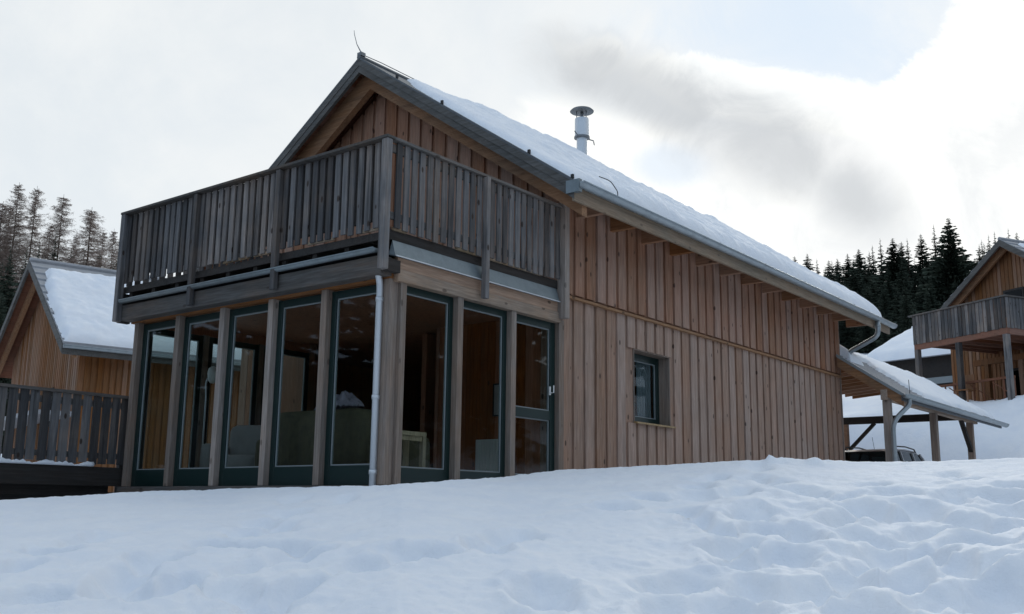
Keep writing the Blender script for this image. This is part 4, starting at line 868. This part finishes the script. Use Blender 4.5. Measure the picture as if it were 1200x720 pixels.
def larch_meshes(h, r, seed):
    rg = random.Random(seed); mb = MB(); z = h*.10
    def tw(a, b_, w, t):
        a = Vector(a); b_ = Vector(b_); d = (b_-a).normalized(); s_ = d.orthogonal().normalized()*w; q = d.cross(s_).normalized()*w
        mb.add([a+s_, a-s_*.5+q*.8, a-s_*.5-q*.8, b_], [(0, 1, 3), (1, 2, 3), (2, 0, 3)], t)
    while z < h*.985:
        q = z/h; prof = (1-q)**.62*min(1, .45+q*1.6); L0 = r*prof+.10; nb = 4+int(4*(1-q))
        for k in range(nb):
            ph = rg.random()*6.283; L = L0*rg.uniform(.4, 1.3); t = rg.random(); c, s_ = math.cos(ph), math.sin(ph); P = []
            n = 5
            for i in range(n+1): u = i/n; P.append(Vector((c*L*u, s_*L*u, z-.22*L*u+.34*L*u*u+rg.uniform(-.03, .03))))
            for i in range(n):
                tw(P[i], P[i+1]+(P[i+1]-P[i])*.3, .017*(1-i/n)+.005, t)
                for m in range(4):
                    a = P[i].lerp(P[i+1], rg.random()); sd = rg.choice((-1, 1)); l = L*.34*(1-.5*i/n)*rg.uniform(.5, 1.3)+.08
                    e = a+Vector((c*.5-sd*s_*.8, s_*.5+sd*c*.8, rg.uniform(-.8, .3)))*l; tw(a, e, .008, t)
                    for w_ in range(3):
                        a2 = a.lerp(e, rg.uniform(.3, .9)); e2 = a2+Vector((rg.uniform(-.6, .6), rg.uniform(-.6, .6), rg.uniform(-.8, .2)))*l*.6; tw(a2, e2, .006, t)
        z += .11+.06*(1-q)
    tr = MB(); tr.tube([(0, 0, -1), (.03, .02, h*.5), (0, 0, h)], [.15, .08, .010], 7)
    return mb, tr
def pxdir(u, v, D):
    """survey point: bearing and elevation measured from the viewpoint, at distance D"""
    d = Fv+(u-600)/1196*R2-(v-360)/1196*U2; return Vector((CX, CY, CZ))+D*d
SPM = [spruce_meshes(*a) for a in ((14, 3.0, 1), (12, 2.5, 2), (15, 3.9, 3, 1.15), (10, 2.4, 4), (13, 1.7, 5, .8, .25))]
SPH = [14, 12, 15, 10, 13]
def proto(name, m, mat):
    c, t = m; root = bpy.data.objects.new(name, None); COL.objects.link(root); c.build('crown', mat, root); t.build('trunk', MAT['bark'], root); return root
SP = [proto('spruce_tree', m, MAT['spruce']) for m in SPM]
LA = [proto('larch_tree', larch_meshes(*a), MAT['larch']) for a in ((16, 2.7, 11), (15, 2.3, 12), (13, 3.2, 13))]
LAH = [16, 15, 13]
used = set()
def plant(protos, hs, k, x, y, ztop=None, label='', group='', wide=1.0):
    src = protos[k]; o = src if id(src) not in used else copy_tree(src); used.add(id(src))
    zb = gz(x, y)-.3; s_ = max(.3, (ztop-zb)/hs[k]); o.location = (x, y, zb); w = (s_*.8+.2)*wide; o.scale = (w, w, s_); o.rotation_euler = (0, 0, rng.random()*6.28)
    for kk in ('group',):
        if kk in o: del o[kk]
    tag(o, label, 'tree', group); return o
ORD = ['first', 'second', 'third', 'fourth', 'fifth', 'sixth', 'seventh', 'eighth', 'ninth', 'tenth', 'eleventh', 'twelfth', 'thirteenth', 'fourteenth', 'fifteenth', 'sixteenth', 'seventeenth']
sky_sp = [(931, 300, 88, 1), (946, 297, 86, 0), (957, 303, 87, 4), (971, 305, 86, 1), (981, 303, 88, 3), (993, 297, 84, 0), (1006, 292, 82, 2), (1022, 287, 82, 4), (1031, 279, 80, 4), (1046, 279, 79, 2), (1056, 283, 80, 1), (1063, 279, 78, 4), (1079, 274, 78, 1), (1094, 263, 78, 4), (1111, 255, 66, 2), (1127, 288, 72, 1)]
for i, (u, v, D, k) in enumerate(sky_sp):
    p = pxdir(u, v, D)
    lab = 'tallest and widest dark spruce against the sky left of the right chalet gable' if i == 14 else ('dark spruce squeezed between the tallest spruce and the right chalet gable' if i == 15 else '%s dark spruce from the left on the forest skyline above the snowy eave' % ORD[i])
    plant(SP, SPH, k, p.x, p.y, ztop=p.z, label=lab, group='spruces along the forest skyline on the right', wide=1.25 if k != 4 else 1.0)
for i, (u, v, D, k) in enumerate(((1150, 281, 95, 4), (1158, 275, 96, 4), (1165, 271, 97, 4), (1181, 267, 92, 4), (1191, 272, 94, 1), (1200, 279, 90, 1))):
    p = pxdir(u, v, D); plant(SP, SPH, k, p.x, p.y, ztop=p.z, label='%s thin distant spruce from the left rising behind the right chalet roof' % ORD[i], group='spruces behind the right chalet')
for i, (u, v, D, k, w_) in enumerate(((-22, 232, 60, 1, 1), (-8, 225, 66, 0, 1), (4, 236, 60, 2, 1), (13, 240, 70, 1, 1), (23, 214, 61, 0, .9), (44, 218, 63, 1, .9), (60, 262, 72, 0, .9), (75, 228, 62, 0, 1.05), (90, 275, 70, 1, .8), (108, 243, 58, 2, 1.1), (122, 270, 72, 0, .8), (134, 268, 64, 1, .8), (142, 280, 66, 2, .8), (148, 290, 68, 1, .8))):
    p = pxdir(u, v, D)
    lab = 'bushiest bare larch, its broad rounded crown left of the balcony corner' if i == 9 else '%s bare leafless larch from the left behind the left chalet roof' % ORD[max(0, i-2)] if i > 1 else ('bare larch just outside the left edge beside the dark wood' if i else 'bare larch farthest out beyond the left edge of the wood')
    plant(LA, LAH, k, p.x, p.y, ztop=p.z, label=lab, group='bare larches behind the left chalet', wide=w_)
for i, (u, v, D, k) in enumerate(((13, 288, 58, 4), (32, 290, 58, 4), (47, 284, 60, 4), (66, 272, 61, 4), (84, 292, 62, 3), (100, 288, 64, 4), (117, 292, 64, 3))):
    p = pxdir(u, v, D); plant(SP, SPH, k, p.x, p.y, ztop=p.z, label='%s low dark spruce from the left among the bare larches' % ORD[i], group='spruces among the larches on the left', wide=.8)
for pr_ in SP+LA:
    if id(pr_) not in used:
        for c in list(pr_.children): bpy.data.objects.remove(c)
        bpy.data.objects.remove(pr_)
# woods that read as one mass
def forest(name, spots, sparse=None):
    V = []; F = []; T = []; off = 0; src = sparse or SPM; cache = [(np.array(m[0].v), m[0].f, np.array(m[0].t)) for m in src]
    for (x, y, zt, k, w) in spots:
        v, f, t = cache[k]; zb = gz(x, y)-.3; s_ = max(.3, (zt-zb)/SPH[k]); a = rng.random()*6.28
        q = v.copy(); q[:, 0] = (v[:, 0]*math.cos(a)-v[:, 1]*math.sin(a))*w*s_+x; q[:, 1] = (v[:, 0]*math.sin(a)+v[:, 1]*math.cos(a))*w*s_+y; q[:, 2] = v[:, 2]*s_+zb
        V.append(q); F += [tuple(i+off for i in ff) for ff in f]; T.append(np.clip(t*.8+rng.random()*.3-.1, 0, 1)); off += len(v)
    m = MB(); m.v = np.vstack(V).tolist(); m.f = F; m.t = np.concatenate(T).tolist()
    me = bpy.data.meshes.new(name); me.from_pydata(m.v, [], m.f); me.update(); at = me.attributes.new('tint', 'FLOAT', 'POINT'); at.data.foreach_set('value', m.t)
    me.materials.append(MAT['spruce']); o = bpy.data.objects.new(name, me); COL.objects.link(o); return o
LOW = [spruce_meshes(*a) for a in ((14, 3.3, 31, .7, .12, 1.7), (12, 3.0, 32, .7, .12, 1.7), (15, 4.2, 33, .7, .12, 1.7), (10, 2.8, 34, .7, .12, 1.7), (13, 2.2, 35, .7, .12, 1.7))]
sp = []
for row, (D, v0) in enumerate(((60, 372), (64, 345), (69, 325), (74, 314), (80, 308))):
    u = 905+row*7
    while u < 1245:
        vv = v0+rng.uniform(-12, 12)-max(0, (u-1000))*.12; p = pxdir(u+rng.uniform(-6, 6), vv, D+rng.uniform(-2, 2)); sp.append((p.x, p.y, p.z, rng.choice((0, 1, 2, 2, 3)), 1.0)); u += 18
tag(forest('forest', sp, LOW), 'dense dark spruce forest on the slope between main roof and right chalet', 'forest', kind='stuff')
sp = []
for (D, v0, u0, u1) in ((50, 312, -60, 34), (54, 300, -60, 30), (46, 345, -60, 20), (62, 302, 30, 150), (58, 314, 40, 150)):
    u = u0
    while u < u1:
        p = pxdir(u+rng.uniform(-4, 4), v0+rng.uniform(-8, 8), D+rng.uniform(-2, 2)); sp.append((p.x, p.y, p.z, rng.choice((0, 1, 2, 3)), .9)); u += 15
tag(forest('wood', sp, LOW), 'dark spruce wood in the shade behind the left chalet', 'wood', kind='stuff')
sp = []  # unseen trees added behind the viewpoint to darken what the glass reflects
for az in range(96, 346, 2):
    for D in (36, 41, 47):
        a = R(az+rng.uniform(-1.5, 1.5)); x = CX+D*math.cos(a); y = CY+D*math.sin(a); sp.append((x, y, gz(x, y)+rng.uniform(12, 17), rng.choice((0, 1, 2, 3)), 1.0))
tag(forest('wood', sp, [spruce_meshes(a, b, c, .6, .1, 3.6) for a, b, c in ((14, 3.3, 41), (12, 3.0, 42), (15, 4.2, 43), (10, 2.8, 44), (13, 2.2, 45))]), 'unseen spruce ring added behind the viewpoint to darken reflections in the panes', 'wood', kind='stuff')
